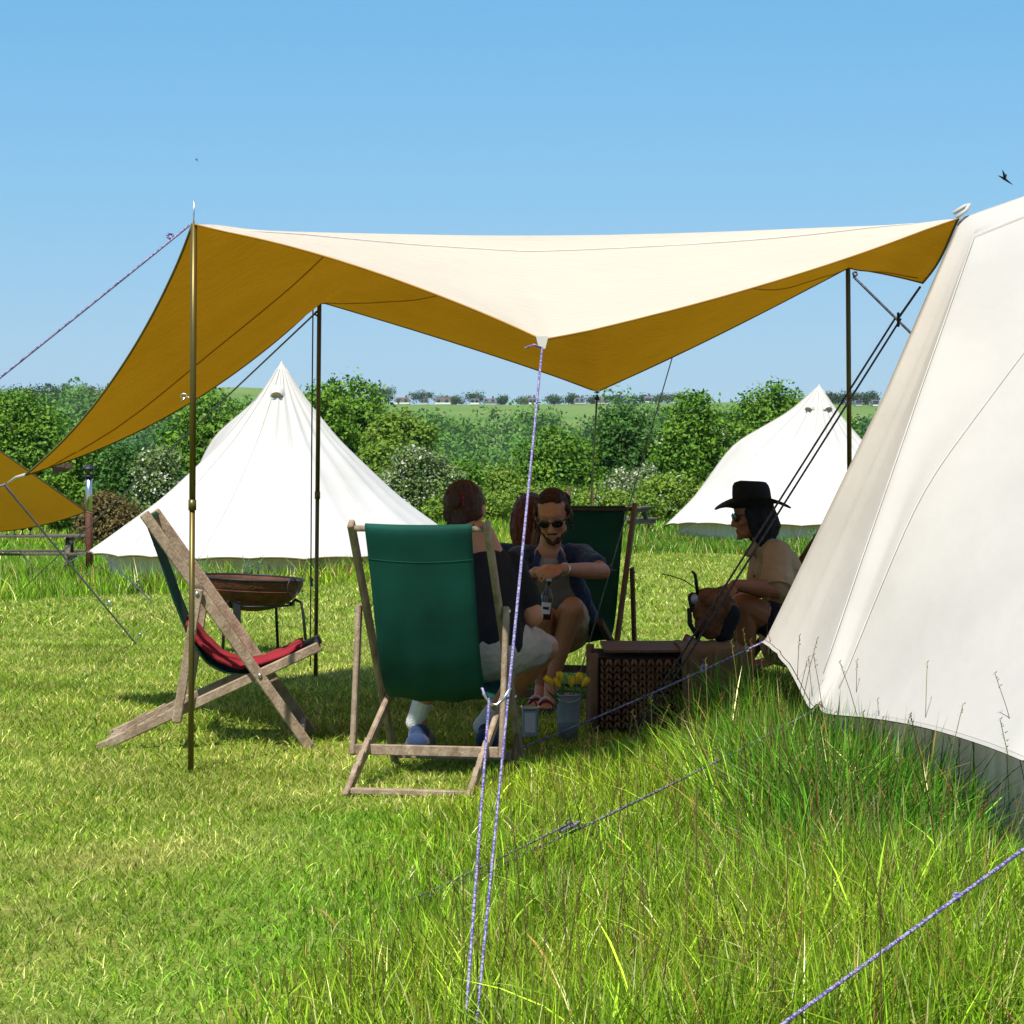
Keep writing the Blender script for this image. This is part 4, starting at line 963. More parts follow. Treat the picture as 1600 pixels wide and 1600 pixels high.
# red cushion on the left chair
def cushion():
    c, s = math.cos(yaw1), math.sin(yaw1); L = Vector((P(168, 1172, 10.62).x, 10.64, tz(-1.8, 10.6)))
    def W(f, z, sd): return Vector((L.x+c*sd-s*f, L.y+s*sd+c*f, L.z+z))
    pr = [(.375, .545), (.385, .540), (.44, .455), (.52, .385), (.62, .352), (.72, .365), (.82, .405), (.885, .445), (.90, .44)]; G = []; fine = []
    for i in range(len(pr)-1):
        for k in range(5): fine.append((pr[i][0]+(pr[i+1][0]-pr[i][0])*k/5, pr[i][1]+(pr[i+1][1]-pr[i][1])*k/5))
    fine.append(pr[-1])
    for i in range(31):
        u = -1+2*i/30; col = []
        for k, (f, z) in enumerate(fine):
            v = k/(len(fine)-1); fo = .012*abs(math.sin(v*9+u*2.2))+.010*noise.noise(Vector((u*2.5, v*5, 3)))+.018*(abs(u) < .55)*max(0, math.sin(v*5+.6))
            col.append(tuple(W(f-.006, z+.010+fo-.012*u*u, u*.205*(1+.04*math.sin(v*7)))))
        G.append(col)
    o = link('seat_cushion', gridmesh('seat_cushion', np.array(G), False), M_red, None); md = o.modifiers.new('t', 'SOLIDIFY'); md.thickness = .016; md.offset = 0
    tag(o, 'folded dark red cushion lying on the seat of the empty deck chair', 'cushion')
cushion()

# ------------------------------------------------------------------ fire bowl
def fire_bowl():
    c = P(392, 900, 16.0); g = tz(c.x, c.y); t = thing('fire_bowl', (c.x, c.y, g), 'rusty round fire bowl on a black iron stand behind the empty chair', 'fire pit')
    rz = CH-(903-HZ)*16/F; n = 12; prof = []
    for k in range(n+1): a = math.pi/2*k/n*.96; prof.append((.365*math.sin(a)+.001, rz-.23*math.cos(a)))
    M0 = Matrix.Rotation(R(3), 3, 'Y')
    pr = [(r, z-rz) for r, z in prof]; inner = [(r*.97, z+.008) for r, z in reversed(pr)]
    MB().lathe((c.x, c.y, rz), pr+[(.372, .0)]+inner, 40, M0).build('bowl', M_rust, t, True)
    MB().tube([Vector((c.x, c.y, rz))+M0@Vector((.37*math.cos(a), .37*math.sin(a), .002)) for a in np.linspace(0, 2*math.pi, 40, endpoint=False)], .008, 6, close=True).build('rim', M_iron, t, True)
    MB().tube([Vector((c.x, c.y, rz))+M0@Vector((.366*math.cos(a), .366*math.sin(a), -.075)) *1.0 for a in np.linspace(0, 2*math.pi, 40, endpoint=False)], .004, 5, close=True).build('weld_seam', M_rust, t, True)
    for a0 in (R(-35), R(145)):
        h = Vector((c.x+.36*math.cos(a0), c.y+.36*math.sin(a0), rz-.06)); od = Vector((math.cos(a0), math.sin(a0), 0)); sd_ = Vector((-od.y, od.x, 0))
        MB().tube([h+od*.02+sd_*.055*math.cos(q)+Vector((0, 0, .065*math.sin(q))) for q in np.linspace(0, 2*math.pi, 16, endpoint=False)], .006, 6, close=True).build('ring_handle', M_iron, t, True)
    hs = .29
    MB().tube([Vector((c.x+.30*math.cos(a), c.y+.30*math.sin(a), g+hs+.06)) for a in np.linspace(0, 2*math.pi, 30, endpoint=False)], .009, 6, close=True).build('stand_ring', M_iron, t, True)
    for a in (R(-20), R(70), R(160), R(250)):
        p = lambda r, z: Vector((c.x+r*math.cos(a), c.y+r*math.sin(a), g+z))
        MB().tube([p(.30, hs+.06), p(.34, hs+.10), p(.385, hs+.08), p(.40, hs), p(.43, 0)], .011, 8).build('leg', M_iron, t, True)
    MB().box((c.x-.06, c.y-.30, g+.22), (.05, .03, .34)).build('stand_plate', M_iron, t)
fire_bowl()

# ------------------------------------------------------------------ basket, bucket, small things
def basket():
    X0, X1, Y0, Y1, zt = .39, 1.10, 10.95, 11.5, .385; g = tz(.7, 11); t = thing('wicker_basket', ((X0+X1)/2, (Y0+Y1)/2, g), 'large brown chunky woven basket chest in front of the seated people', 'basket')
    MB().box(((X0+X1)/2, (Y0+Y1)/2, (g+zt)/2-.01), (X1-X0-.03, Y1-Y0-.03, zt-g-.02)).build('inner_box', M_wickd, t)
    cw, rh = .040, .033
    def face(a, b, nrm, name):
        a = Vector(a); b = Vector(b); L = (b-a).length; d = (b-a).normalized(); nrm = Vector(nrm); nc = int(L/cw); nr = int((zt-.03-g)/rh); m = MB()
        for i in range(nc):
            for j in range(nr):
                o = a+d*(cw*(i+.5)+(L-nc*cw)/2)+Vector((0, 0, g+.02+rh*j)); jit = Vector((random.uniform(-.004, .004), 0, random.uniform(-.004, .004)+.006*math.sin(i*.9)))
                for sg in (-1, 1): m.tube([o+d*sg*.003+jit+nrm*.004, o+d*sg*.011+Vector((0, 0, rh*.6))+nrm*random.uniform(.010, .016), o+d*sg*.016+Vector((0, 0, rh*1.15))+nrm*.004], [.0045, random.uniform(.006, .0085), .0045], 6)
        m.build(name, M_wick, t, True)
    face((X0+.03, Y0, 0), (X1, Y0, 0), (0, -1, 0), 'woven_panel'); face((X0, Y1, 0), (X0, Y0+.03, 0), (-1, 0, 0), 'woven_panel'); face((X1, Y0, 0), (X1, Y1, 0), (1, 0, 0), 'woven_panel')
    for x, y in ((X0, Y0), (X1, Y0), (X0, Y1), (X1, Y1)): MB().tube([(x, y, g-.01), (x, y, zt)], .020, 8).build('corner_post', M_tan, t, True)
    m = MB(); m.box(((X0+X1)/2+.03, (Y0+Y1)/2+.02, zt+.008), (X1-X0-.04, Y1-Y0+.02, .014), None, .004); m.build('lid', M_woodd, t)
basket()
def blanket():
    m = MB(); g = tz(1, 11)
    def h(u): return .015*math.sin(u*31)+.012*math.sin(u*17+1)
    G = []
    for i in range(41):
        u = i/40; x = .80+.31*u; col = []
        for k, (y, z) in enumerate([(11.4, .410), (11.2, .410), (11.0, .410), (10.94, .406), (10.915, .39), (10.905, .33), (10.90, .25), (10.895, .17), (10.89, .10+.03*math.sin(u*9))]):
            f = h(u)*(k > 3)*(k-2)/5; col.append((x+f*.5, y-abs(f)*1.2, z+(.004*math.sin(u*23+k) if k < 4 else 0)))
        G.append(col)
    o = link('blanket', gridmesh('blanket', np.array(G), False), M_tan, None); tag(o, 'tan blanket folded over the right end of the woven basket', 'blanket')
    md = o.modifiers.new('t', 'SOLIDIFY'); md.thickness = .008
blanket()
def bucket():
    c = Vector(((888-800)*10.6/F, 10.6, 0)); g = tz(c.x, c.y); t = thing('metal_bucket', (c.x, c.y, g), 'small grey metal bucket standing in the grass before the basket', 'bucket')
    h = .225-g
    MB().lathe((c.x, c.y, g), [(0, .003), (.040, .003), (.043, .0), (.050, h*.5), (.055, h-.004), (.058, h), (.054, h), (.049, h*.5), (.042, .01), (0, .01)], 24).build('body', M_zinc, t, True)
    MB().tube([(c.x+.0575*math.cos(a), c.y+.0575*math.sin(a), g+h) for a in np.linspace(0, 2*math.pi, 24, endpoint=False)], .003, 6, close=True).build('rim', M_zinc, t, True)
    MB().tube([(c.x+.0485*math.cos(a), c.y+.0485*math.sin(a), g+h*.45) for a in np.linspace(0, 2*math.pi, 24, endpoint=False)], .002, 6, close=True).build('band', M_zinc, t, True)
    MB().tube([(c.x+.058*math.cos(a), c.y-.01-.05*math.sin(a), g+h-.05*math.sin(a)*.6) for a in np.linspace(0, math.pi, 12)], .002, 6).build('handle', M_steel, t, True)
    labs = ['leftmost drooping yellow tulip in the metal bucket', 'second yellow tulip from the left, low on the rim', 'tall upright yellow tulip left of centre', 'yellow tulip right of the bucket centre', 'tallest yellow tulip on the right', 'rightmost yellow tulip leaning outward']
    for (x, y, tilt), lab in zip(((858, 1064, -50), (871, 1068, -35), (875, 1059, -8), (893, 1066, 5), (904, 1060, 15), (914, 1067, 35)), labs):
        hd = P(x, y, 10.58+random.uniform(-.03, .03)); base = Vector((c.x+(hd.x-c.x)*.35, c.y, g+h-.06)); tt = thing('tulip', tuple(base), lab, 'flower', 'yellow tulips in the bucket')
        dr = Vector((math.sin(R(tilt)), -.1, math.cos(R(tilt)))).normalized(); q = dr.to_track_quat('Z', 'Y').to_matrix()
        m = MB()
        for k in range(6):
            a = k*math.pi/3+.2; r_ = .013 if k % 2 else .016; V0 = []
            for i in range(6):
                v = i/5; ww = .013*math.sin(math.pi*(.12+.80*v)); rr = r_*math.sin(math.pi*(.10+.62*v)); zz = .052*v
                for j in (-1, 0, 1): V0.append(hd+q@Vector((math.cos(a)*(rr-(.003 if j else 0))-math.sin(a)*ww*j, math.sin(a)*(rr-(.003 if j else 0))+math.cos(a)*ww*j, zz-.022)))
            m.add(V0, [(i*3+j, i*3+j+1, i*3+j+4, i*3+j+3) for i in range(5) for j in (0, 1)])
        m.build('petals', M_tulip, tt, True)
        MB().tube([base, lerp(base, hd, .6)+Vector((0, 0, .02)), hd-dr*.022], .0028, 6).build('stem', M_stem, tt, True)
        m = MB(); b2 = base+Vector((random.uniform(-.02, .02), -.02, 0)); tp = lerp(base, hd, .8)+Vector((random.uniform(-.04, .04), -.02, -.01)); sd_ = Vector((.009, 0, 0))
        m.add([b2-sd_*.6, b2+sd_*.6, lerp(b2, tp, .5)-sd_*1.2+Vector((0, 0, .01)), lerp(b2, tp, .5)+sd_*1.2+Vector((0, 0, .01)), tp], [(0, 1, 3, 2), (2, 3, 4)]); m.build('leaf', M_stem, tt, True)
bucket()
def lantern():
    c = P(828, 1130, 10.75); g = tz(c.x, c.y); t = thing('tin_lantern', (c.x, c.y, g), 'small pale grey tin box lantern left of the tulip bucket', 'lantern')
    MB().box((c.x, c.y, g+.075), (.075, .075, .13), None, .006).build('body', M_zinc, t); MB().box((c.x, c.y, g+.148), (.085, .085, .014), None, .004).build('lid', M_steel, t)
    MB().box((c.x, c.y-.0385, g+.08), (.05, .004, .09)).build('pane', M_label, t)
    MB().tube([(c.x+.03*math.cos(a), c.y, g+.155+.03*math.sin(a)) for a in np.linspace(0, math.pi, 10)], .003, 6).build('handle', M_iron, t, True)
lantern()

# ------------------------------------------------------------------ people
def rotm(yaw=0, pitch=0, roll=0):   # face looks along +Y of the head frame
    return (Matrix.Rotation(yaw, 3, 'Z')@Matrix.Rotation(pitch, 3, 'X')@Matrix.Rotation(roll, 3, 'Y'))
def head(m, c, Rm, sc=1.0, ears=True):
    w = lambda x, y, z: Vector(c)+Rm@(Vector((x, y, z))*sc); k = sc
    m.ball(w(0, -.012, .035), (.076*k, .095*k, .088*k), 20, Rm); m.ball(w(0, .022, -.012), (.063*k, .070*k, .092*k), 20, Rm)
    m.ball(w(0, .045, -.082), (.042*k, .042*k, .030*k), 16, Rm); m.ball(w(0, .058, .040), (.052*k, .036*k, .030*k), 14, Rm)
    for s in (-1, 1):
        m.ball(w(s*.038, .058, -.025), (.024*k, .026*k, .022*k), 12, Rm); m.ball(w(s*.044, .012, -.066), (.020*k, .040*k, .024*k), 12, Rm)
        if ears: m.ball(w(s*.077, -.008, -.005), (.010*k, .020*k, .031*k), 12, Rm)
        m.ball(w(s*.010, .090, -.043), (.009*k, .010*k, .008*k), 8, Rm)
    m.cap(w(0, .086, .018), w(0, .104, -.034), .009*k, .013*k); m.ball(w(0, .084, -.064), (.023*k, .012*k, .007*k), 12, Rm); m.ball(w(0, .082, -.076), (.020*k, .012*k, .008*k), 12, Rm)
    m.cap(w(0, .078, -.10), w(0, .070, -.095), .016*k, .016*k)
def hand(m, wrist, d, palm, side=1, curl=.6, k=1.0, spread=.09):
    """d: hand direction, palm: the way the palm faces, side: which side (+1/-1) the thumb leaves"""
    d = Vector(d).normalized(); palm = Vector(palm); palm = (palm-d*palm.dot(d)).normalized(); lat = d.cross(palm)*side
    w = Vector(wrist); kn = w+d*.085*k
    m.cap(w, w+d*.03*k, .026*k, .030*k, (palm, .62)); m.cap(w+d*.03*k, kn-d*.01, .033*k, .038*k, (palm, .42)); m.cap(w+d*.04*k+lat*.022*k, kn+lat*.024*k-d*.012, .018*k, .014*k); m.cap(w+d*.04*k-lat*.022*k, kn-lat*.028*k-d*.012, .017*k, .012*k)
    for i, L in enumerate((.070, .078, .072, .056)):
        off = (1.5-i)*.0205*k; p = kn+lat*off-d*.012; dd = (d+lat*spread*(1.5-i)).normalized(); ln = L*k; rr = .0092*k if i < 3 else .0080*k
        for j, fr in enumerate((.45, .30, .25)):
            a = curl*(.55+.5*j); ax = dd.cross(palm).normalized(); dd = (Matrix.Rotation(a, 3, ax)@dd).normalized(); q = p+dd*ln*fr; m.cap(p, q, rr, rr*.92, n=8); p = q; rr *= .92
    p = w+d*.025*k+lat*.024*k; dd = (d*.75+lat*.75+palm*.25).normalized(); rr = .0115*k
    for fr in (.034, .030, .024): q = p+dd*fr*k; m.cap(p, q, rr, rr*.9, n=8); p = q; rr *= .92; dd = (dd+d*.25+palm*.25-lat*.15).normalized()
def foot(m, ankle, toe, rr=.036, bare=True):
    ankle = Vector(ankle); toe = Vector(toe); d = (toe-ankle); heel = ankle-Vector((d.x, d.y, 0)).normalized()*.04+Vector((0, 0, -.045)); heel.z = min(heel.z, toe.z+.015)
    up = (0, 0, 1); m.cap(heel, lerp(heel, toe, .55)+Vector((0, 0, .012)), .032, .036, (up, .75)); m.cap(lerp(heel, toe, .5)+Vector((0, 0, .012)), toe, .037, .030, (up, .6)); m.cap(ankle, lerp(heel, toe, .35)+Vector((0, 0, .02)), rr, .036)
    if bare:
        dh = Vector((d.x, d.y, 0)).normalized(); la = Vector((-dh.y, dh.x, 0))
        for i in range(5): p = toe+la*(i-2)*.014; m.cap(p, p+dh*(.034-.004*abs(i-1.4)), .0095, .0085, n=8)
def shades(t, c, Rm, k=1.0):
    w = lambda x, y, z: Vector(c)+Rm@(Vector((x, y, z))*k)
    m = MB()
    for s in (-1, 1): m.ball(w(s*.033, .092, .002), (.029*k, .006*k, .022*k), 16, Rm@Matrix.Rotation(-s*.22, 3, 'Z'))
    m.tube([w(-.012, .100, .010), w(0, .104, .012), w(.012, .100, .010)], .003*k, 6)
    for s in (-1, 1): m.tube([w(s*.058, .084, .012), w(s*.078, .05, .012), w(s*.082, -.01, .008), w(s*.080, -.03, -.006)], .0028*k, 6)
    m.build('sunglasses', M_lens, t, True)
def face_hair(t, c, Rm, mt, k=1.0):
    w = lambda x, y, z: Vector(c)+Rm@(Vector((x, y, z))*k); m = MB()
    m.cap(w(-.028, .076, -.085), w(0, .088, -.108), .009*k, .013*k); m.cap(w(.028, .076, -.085), w(0, .088, -.108), .009*k, .013*k); m.cap(w(-.024, .090, -.057), w(.024, .090, -.057), .005*k, .005*k)
    m.cap(w(-.055, .03, -.075), w(-.02, .075, -.108), .010*k, .012*k); m.cap(w(.055, .03, -.075), w(.02, .075, -.108), .010*k, .012*k)
    m.remeshed('beard', mt, t, .004, 2, .0015, 90)
def strands(m, c, Rm, k, starts, L, rad=.006, seed=0, out=.3):
    r = random.Random(seed)
    for s in starts:
        p = Vector(c)+Rm@(Vector(s)*k); d = Rm@Vector((s[0]*out*8, -.3+r.uniform(-.2, .2), -1)).normalized(); q = p
        pts = [p]
        for j in range(5): q = q+(d+Vector((r.uniform(-.25, .25), r.uniform(-.25, .25), -.5*j*.2))).normalized()*L/5; pts.append(q)
        for i in range(5): m.cap(pts[i], pts[i+1], rad*(1-.13*i), rad*(1-.13*(i+1)), n=6)

# --- the man in sunglasses, facing us
def man():
    q = P; hc = q(864, 806, 12.02); Rh = rotm(R(172), R(-25), R(3)); m = MB(); head(m, hc, Rh, 1.06)
    neck = q(858, 862, 12.12); che = q(860, 892, 12.22); pel = q(878, 985, 12.5)
    sR, sL = q(811, 872, 12.15), q(910, 870, 12.2)
    m.cap(hc+Vector((0, .03, -.06)), neck, .055, .060); m.cap(sR, sL, .055, .055); m.cap(neck+Vector((0, 0, -.02)), che, .085, .12, ((0, 1, 0), .75)); m.cap(che, pel, .14, .14, ((0, 1, 0), .72))
    eL, wL = q(941, 893, 11.95), q(876, 889, 11.62); eR, wR = q(806, 925, 11.9), q(838, 893, 11.66)
    m.chain([sL, eL], [.056, .043]); m.chain([eL, lerp(eL, wL, .35), wL], [.042, .044, .027]); m.chain([sR, eR], [.056, .043]); m.chain([eR, lerp(eR, wR, .35), wR], [.042, .043, .027])
    hand(m, wL, q(846, 899, 11.55)-wL, (0, .6, -.6), -1, .55); hand(m, wR, q(868, 884, 11.56)-wR, (0, .4, -.7), 1, .5)
    hipL, hipR = q(892, 985, 12.45), q(858, 988, 12.45); kL, kR = q(895, 950, 11.93), q(846, 962, 11.95); aL, aR = q(861, 1066, 12.1), q(846, 1070, 12.2)
    for h_, k_, a_ in ((hipL, kL, aL), (hipR, kR, aR)):
        m.chain([pel, h_], [.10, .09]); m.chain([h_, k_], [.09, .062]); m.chain([k_, lerp(k_, a_, .3)+Vector((0, .02, 0)), a_], [.060, .056, .034])
        foot(m, a_, Vector((a_.x-.03, a_.y-.17, tz(a_.x, a_.y)+.03)))
    o = m.remeshed('person', M_skin, None, .0055, 3, origin=(pel.x, pel.y, 0)); tag(o, 'man in sunglasses and open navy shirt leaning forward with hands together', 'person')
    # clothes
    v = MB(); v.cap(neck+Vector((0, -.01, -.075)), che, .080, .128, ((0, 1, 0), .78)); v.cap(che, pel, .147, .150, ((0, 1, 0), .76)); v.remeshed('vest', M_greyt, o, .007, 3, .005, 16)
    s = MB()
    for sh, el, sx in ((sL, eL, 1), (sR, eR, -1)):
        s.chain([lerp(sh, neck, .35)+Vector((0, .02, .0)), sh, lerp(sh, el, .62)], [.062, .070, .066])
        s.chain([lerp(sh, neck, .45)+Vector((0, -.0, -.02)), che+Vector((sx*.115, -.02, -.02)), pel+Vector((sx*.145, -.03, .05))], [.050, .060, .058], ((0, 1, 0), .8))
    s.chain([neck+Vector((0, .07, -.02)), che+Vector((0, .09, 0)), pel+Vector((0, .10, 0))], [.10, .13, .14], ((0, 1, 0), .6))
    for sx in (-1, 1): s.cap(neck+Vector((sx*.045, -.03, .015)), neck+Vector((sx*.075, -.075, -.07)), .018, .022)
    s.remeshed('open_shirt', M_navy, o, .007, 3, .007, 14)
    h = MB()
    for h_, k_ in ((hipL, kL), (hipR, kR)): h.chain([pel+Vector((0, 0, -.01)), h_, lerp(h_, k_, .66)], [.125, .108, .088])
    h.remeshed('shorts', M_beige, o, .007, 3, .005, 18)
    w = lambda x, y, z: hc+Rh@(Vector((x, y, z))*1.06); hr = MB()
    hr.ball(w(0, -.030, .052), (.084, .092, .083), 20, Rh); hr.cap(w(-.040, .030, .105), w(.040, .030, .105), .024, .024); hr.cap(w(0, -.11, .02), w(0, -.12, -.02), .03, .02)
    for sx in (-1, 1): hr.cap(w(sx*.076, .012, .045), w(sx*.080, -.02, -.01), .018, .020)
    strands(hr, hc, Rh, 1.06, [(sx*.082, -.01+.02*j, .02-.01*j) for sx in (-1, 1) for j in range(-3, 3)], .13, .008, 4, .05)
    for k in range(22):
        a = random.uniform(-3.3, .2); b0 = w(.078*math.cos(a), -.03+.085*math.sin(a), .06+.02*random.random()); hr.cap(b0, b0+Rh@Vector((.006*math.cos(a), -.02*random.random(), -.03*random.uniform(.2, 1))), .011, .005, n=6)
    hr.remeshed('hair', M_hairb, o, .005, 1, .006, 75); face_hair(o, hc, Rh, M_hairb, 1.06); shades(o, hc, Rh, 1.08)
    MB().tube([lerp(eR, wR, .86)+Vector((0, 0, 0))+Vector((math.cos(a)*.018, math.sin(a)*.030, math.sin(a+.6)*.032)) for a in np.linspace(0, 6.28, 14, endpoint=False)], .004, 6, close=True).build('wristband', M_black, o, True)
    ax = (wL-eL).normalized(); u = ax.cross(Vector((0, 0, 1))).normalized(); vv = ax.cross(u)
    MB().tube([lerp(eL, wL, .9)+u*.030*math.cos(a)+vv*.030*math.sin(a) for a in np.linspace(0, 6.28, 16, endpoint=False)], .006, 6, close=True).build('watch', M_steel, o, True)
    fz = tz(aL.x, aL.y)
    for a_ in (aL, aR):
        tp = Vector((a_.x-.03, a_.y-.17, fz)); sd = MB(); sd.cap(Vector((a_.x+.005, a_.y+.03, fz+.012)), tp+Vector((0, -.03, .012)), .040, .046, ((0, 0, 1), .28)); sd.build('sandal_sole', M_black, o, True)
        MB().tube([tp+Vector((.045*math.cos(x), .02, .062*math.sin(x))) for x in np.linspace(0, math.pi, 9)], .008, 6).build('sandal_strap', M_red, o, True)
        MB().tube([tp+Vector((.043*math.cos(x), .07, .075*math.sin(x))) for x in np.linspace(0, math.pi, 9)], .007, 6).build('sandal_strap', M_label, o, True)
    # bottle
    bc = q(851, 968, 11.55); t = thing('beer_bottle', tuple(bc), 'brown glass bottle with round white label hanging from the fingers', 'bottle'); Rb = Matrix.Rotation(R(6), 3, 'Y')
    MB().lathe(bc, [(0, 0), (.026, 0), (.030, .006), (.030, .105), (.026, .125), (.013, .155), (.012, .195), (.0135, .197), (.0135, .205), (0, .205)], 20, Rb).build('glass', M_bottle, t, True)
    MB().lathe(bc, [(.0308, .03), (.0308, .088)], 16, Rb, R(-140), R(-40)).build('label', M_label, t, True)
    MB().lathe(bc, [(.0314, .052), (.0314, .066)], 12, Rb, R(-120), R(-60)).build('label_band', M_iron, t, True)
    MB().lathe(bc, [(.0148, .194), (.0148, .208), (0, .209)], 16, Rb).build('cap', M_zinc, t, True)
man()

# --- the person in the black hat, in profile
def hatman():
    q = P; hc = q(1176, 806, 11.9); Rh = rotm(R(94), R(-6), 0); m = MB(); head(m, hc, Rh, 1.02)
    neck = q(1196, 846, 11.95); che = q(1216, 892, 11.98); pel = q(1246, 986, 12.0); sN, sF = q(1214, 866, 11.80), q(1196, 860, 12.12)
    m.cap(hc+Vector((.03, 0, -.06)), neck, .052, .058); m.cap(neck, che, .08, .12, ((1, 0, 0), .8)); m.cap(che, pel, .13, .14, ((1, 0, 0), .8)); m.cap(sN, sF, .055, .055)
    eN, wN = q(1214, 922, 11.68), q(1148, 914, 11.60); eF, wF = q(1190, 922, 12.15), q(1150, 922, 11.95)
    for a, b, c in ((sN, eN, wN), (sF, eF, wF)): m.chain([a, b], [.056, .044]); m.chain([b, lerp(b, c, .35), c], [.044, .046, .029])
    hand(m, wN, q(1130, 932, 11.56)-wN, (0, .5, -.6), -1, .7); hand(m, wF, q(1134, 940, 11.85)-wF, (0, -.5, -.6), 1, .7)
    for hp, kn, an in ((q(1238, 985, 11.88), q(1160, 945, 11.75), q(1166, 1060, 11.85)), (q(1238, 985, 12.12), q(1150, 950, 12.15), q(1150, 1060, 12.2))):
        m.chain([pel, hp, kn], [.11, .095, .064]); m.chain([kn, lerp(kn, an, .3)+Vector((.015, 0, 0)), an], [.062, .056, .036]); foot(m, an, Vector((an.x-.17, an.y, tz(an.x, an.y)+.035)))
    o = m.remeshed('person', M_skin2, None, .0055, 3, origin=(pel.x, pel.y, 0)); tag(o, 'person in black wide hat and beige short-sleeved shirt sitting in profile', 'person')
    s = MB(); s.cap(neck+Vector((.01, 0, -.03)), che, .095, .140, ((1, 0, 0), .82)); s.cap(che, pel, .150, .165, ((1, 0, 0), .84)); s.cap(pel, pel+Vector((-.05, -.02, -.05)), .16, .15)
    for a, b in ((sN, eN), (sF, eF)): s.chain([lerp(a, neck, .5), a, lerp(a, b, .78)], [.062, .074, .084])
    for sy in (-1, 1): s.cap(neck+Vector((-.03, sy*.05, .02)), neck+Vector((-.085, sy*.03, -.06)), .016, .024)
    s.remeshed('shirt', M_shirt, o, .007, 2, .012, 11)
    ax = (eN-sN).normalized(); u = ax.cross(Vector((0, 1, 0))).normalized(); v_ = ax.cross(u); hc_ = lerp(sN, eN, .98)
    MB().tube([hc_+u*.083*math.cos(k)+v_*.083*math.sin(k) for k in np.linspace(0, 6.283, 20, endpoint=False)], .006, 6, close=True).build('sleeve_hem', M_shirt, o, True)
    for i in range(4): p = lerp(neck+Vector((-.095, -.03, -.07)), pel+Vector((-.15, -.06, .02)), i/3.5); MB().ball(p, .007, 8).build('button', M_woodd, o, True)
    h = MB()
    for hp, kn in ((q(1238, 985, 11.88), q(1160, 945, 11.75)), (q(1238, 985, 12.12), q(1150, 950, 12.15))): h.chain([pel+Vector((0, 0, -.02)), hp, lerp(hp, kn, .45)], [.13, .112, .095])
    h.remeshed('shorts', M_blackc, o, .008, 3, .004, 18)
    w = lambda x, y, z: hc+Rh@(Vector((x, y, z))*1.02); hr = MB(); hr.ball(w(0, -.03, .035), (.084, .088, .088), 18, Rh)
    for sx in (-1, 1): hr.chain([w(sx*.074, .030, .03), w(sx*.080, .016, -.05), w(sx*.07, -.015, -.13)], [.022, .030, .024]); hr.ball(w(sx*.072, -.005, -.02), (.026, .045, .085), 12, Rh)
    for k in range(9):
        a = math.pi*(.05+.9*k/8); hr.chain([w(.082*math.cos(a), -.02-.075*math.sin(a), .02), w(.088*math.cos(a), -.03-.085*math.sin(a), -.06), w(.080*math.cos(a), -.02-.07*math.sin(a), -.13)], [.022, .026, .014])
    hr.remeshed('hair', M_blackc, o, .006, 2, .006, 40); shades(o, hc, Rh, 1.06)
    # hat
    hm_ = MB(); cb = w(0, -.005, .055); n = 40; rows = []
    for (r, z) in ((.088, -.005), (.098, .0), (.125, .006), (.152, .004), (.172, .0), (.174, -.003)):
        ring = []
        for k in range(n): a = 2*math.pi*k/n; x, y = math.cos(a), math.sin(a); lift = .050*(x*x)*((r-.088)/.086)-.035*max(0, -y)*((r-.088)/.086)**1.5; ring.append(cb+Rh@Vector((x*r*.94, y*r*1.14, z+lift)))
        rows.append(ring)
    cr = []
    for (r, z, dn) in ((.090, .0, 0), (.092, .03, 0), (.090, .07, 0), (.085, .10, .0), (.074, .122, .004), (.050, .130, .016), (.02, .126, .024), (.0, .124, .026)):
        ring = []
        for k in range(n): a = 2*math.pi*k/n; x, y = math.cos(a), math.sin(a); ring.append(cb+Rh@Vector((x*r*.9, y*r*1.1, z-dn*(1 if abs(x) < .5 else .3)+.008*y*(z > .09))))
        cr.append(ring)
    bd = MB(); V = [p for ring in rows for p in ring]; bd.add(V, [(i*n+k, i*n+(k+1) % n, (i+1)*n+(k+1) % n, (i+1)*n+k) for i in range(len(rows)-1) for k in range(n)]); b_ = bd.build('hat_brim', M_blackc, None, True)
    cm = MB(); V = [p for ring in cr for p in ring]; cm.add(V, [(i*n+k, i*n+(k+1) % n, (i+1)*n+(k+1) % n, (i+1)*n+k) for i in range(len(cr)-1) for k in range(n)])
    bpy.data.objects.remove(b_)
    ho_ = bd.build('hat', M_blackc, o, True); ho_.modifiers.new('t', 'SOLIDIFY').thickness = .004
    cm.build('hat_crown', M_blackc, ho_, True); MB().tube([lerp(cr[0][k], cr[1][k], .45) for k in range(n)], .006, 6, close=True).build('hat_band', M_black, ho_, True)
    # bag on the basket end
    t = thing('shoulder_bag', tuple(q(1108, 998, 11.4)), 'mottled brown bag with black trim and curved strap before the hatted person', 'bag'); b = MB()
    b.cap(q(1108, 975, 11.4), q(1118, 945, 11.4), .075, .085, ((0, 1, 0), .7)); b.cap(q(1095, 955, 11.4), q(1100, 935, 11.4), .05, .05); b.cap(q(1128, 930, 11.45), q(1135, 960, 11.45), .045, .07)
    b.remeshed('bag_body', M_bag, t, .008, 2, .012, 22)
    MB().cap(q(1083, 934, 11.4), q(1086, 950, 11.4), .028, .026).build('flap', M_black, t, True); MB().tube([q(1077, 950, 11.36), q(1078, 975, 11.36), q(1092, 998, 11.36)], .012, 8).build('trim', M_black, t, True)
    MB().ball(q(1085, 936, 11.33), (.018, .012, .026), 10).build('buckle', M_zinc, t, True)
    MB().tube([q(1090, 930, 11.38), q(1088, 910, 11.38), q(1086, 898, 11.38), q(1081, 892, 11.38)], [.008, .009, .008, .005], 8).build('strap_end', M_black, t, True)
    MB().tube([q(1088, 920, 11.38), q(1070, 907, 11.38), q(1050, 900, 11.38), q(1035, 897, 11.38)], .003, 6).build('cord', M_black, t, True)
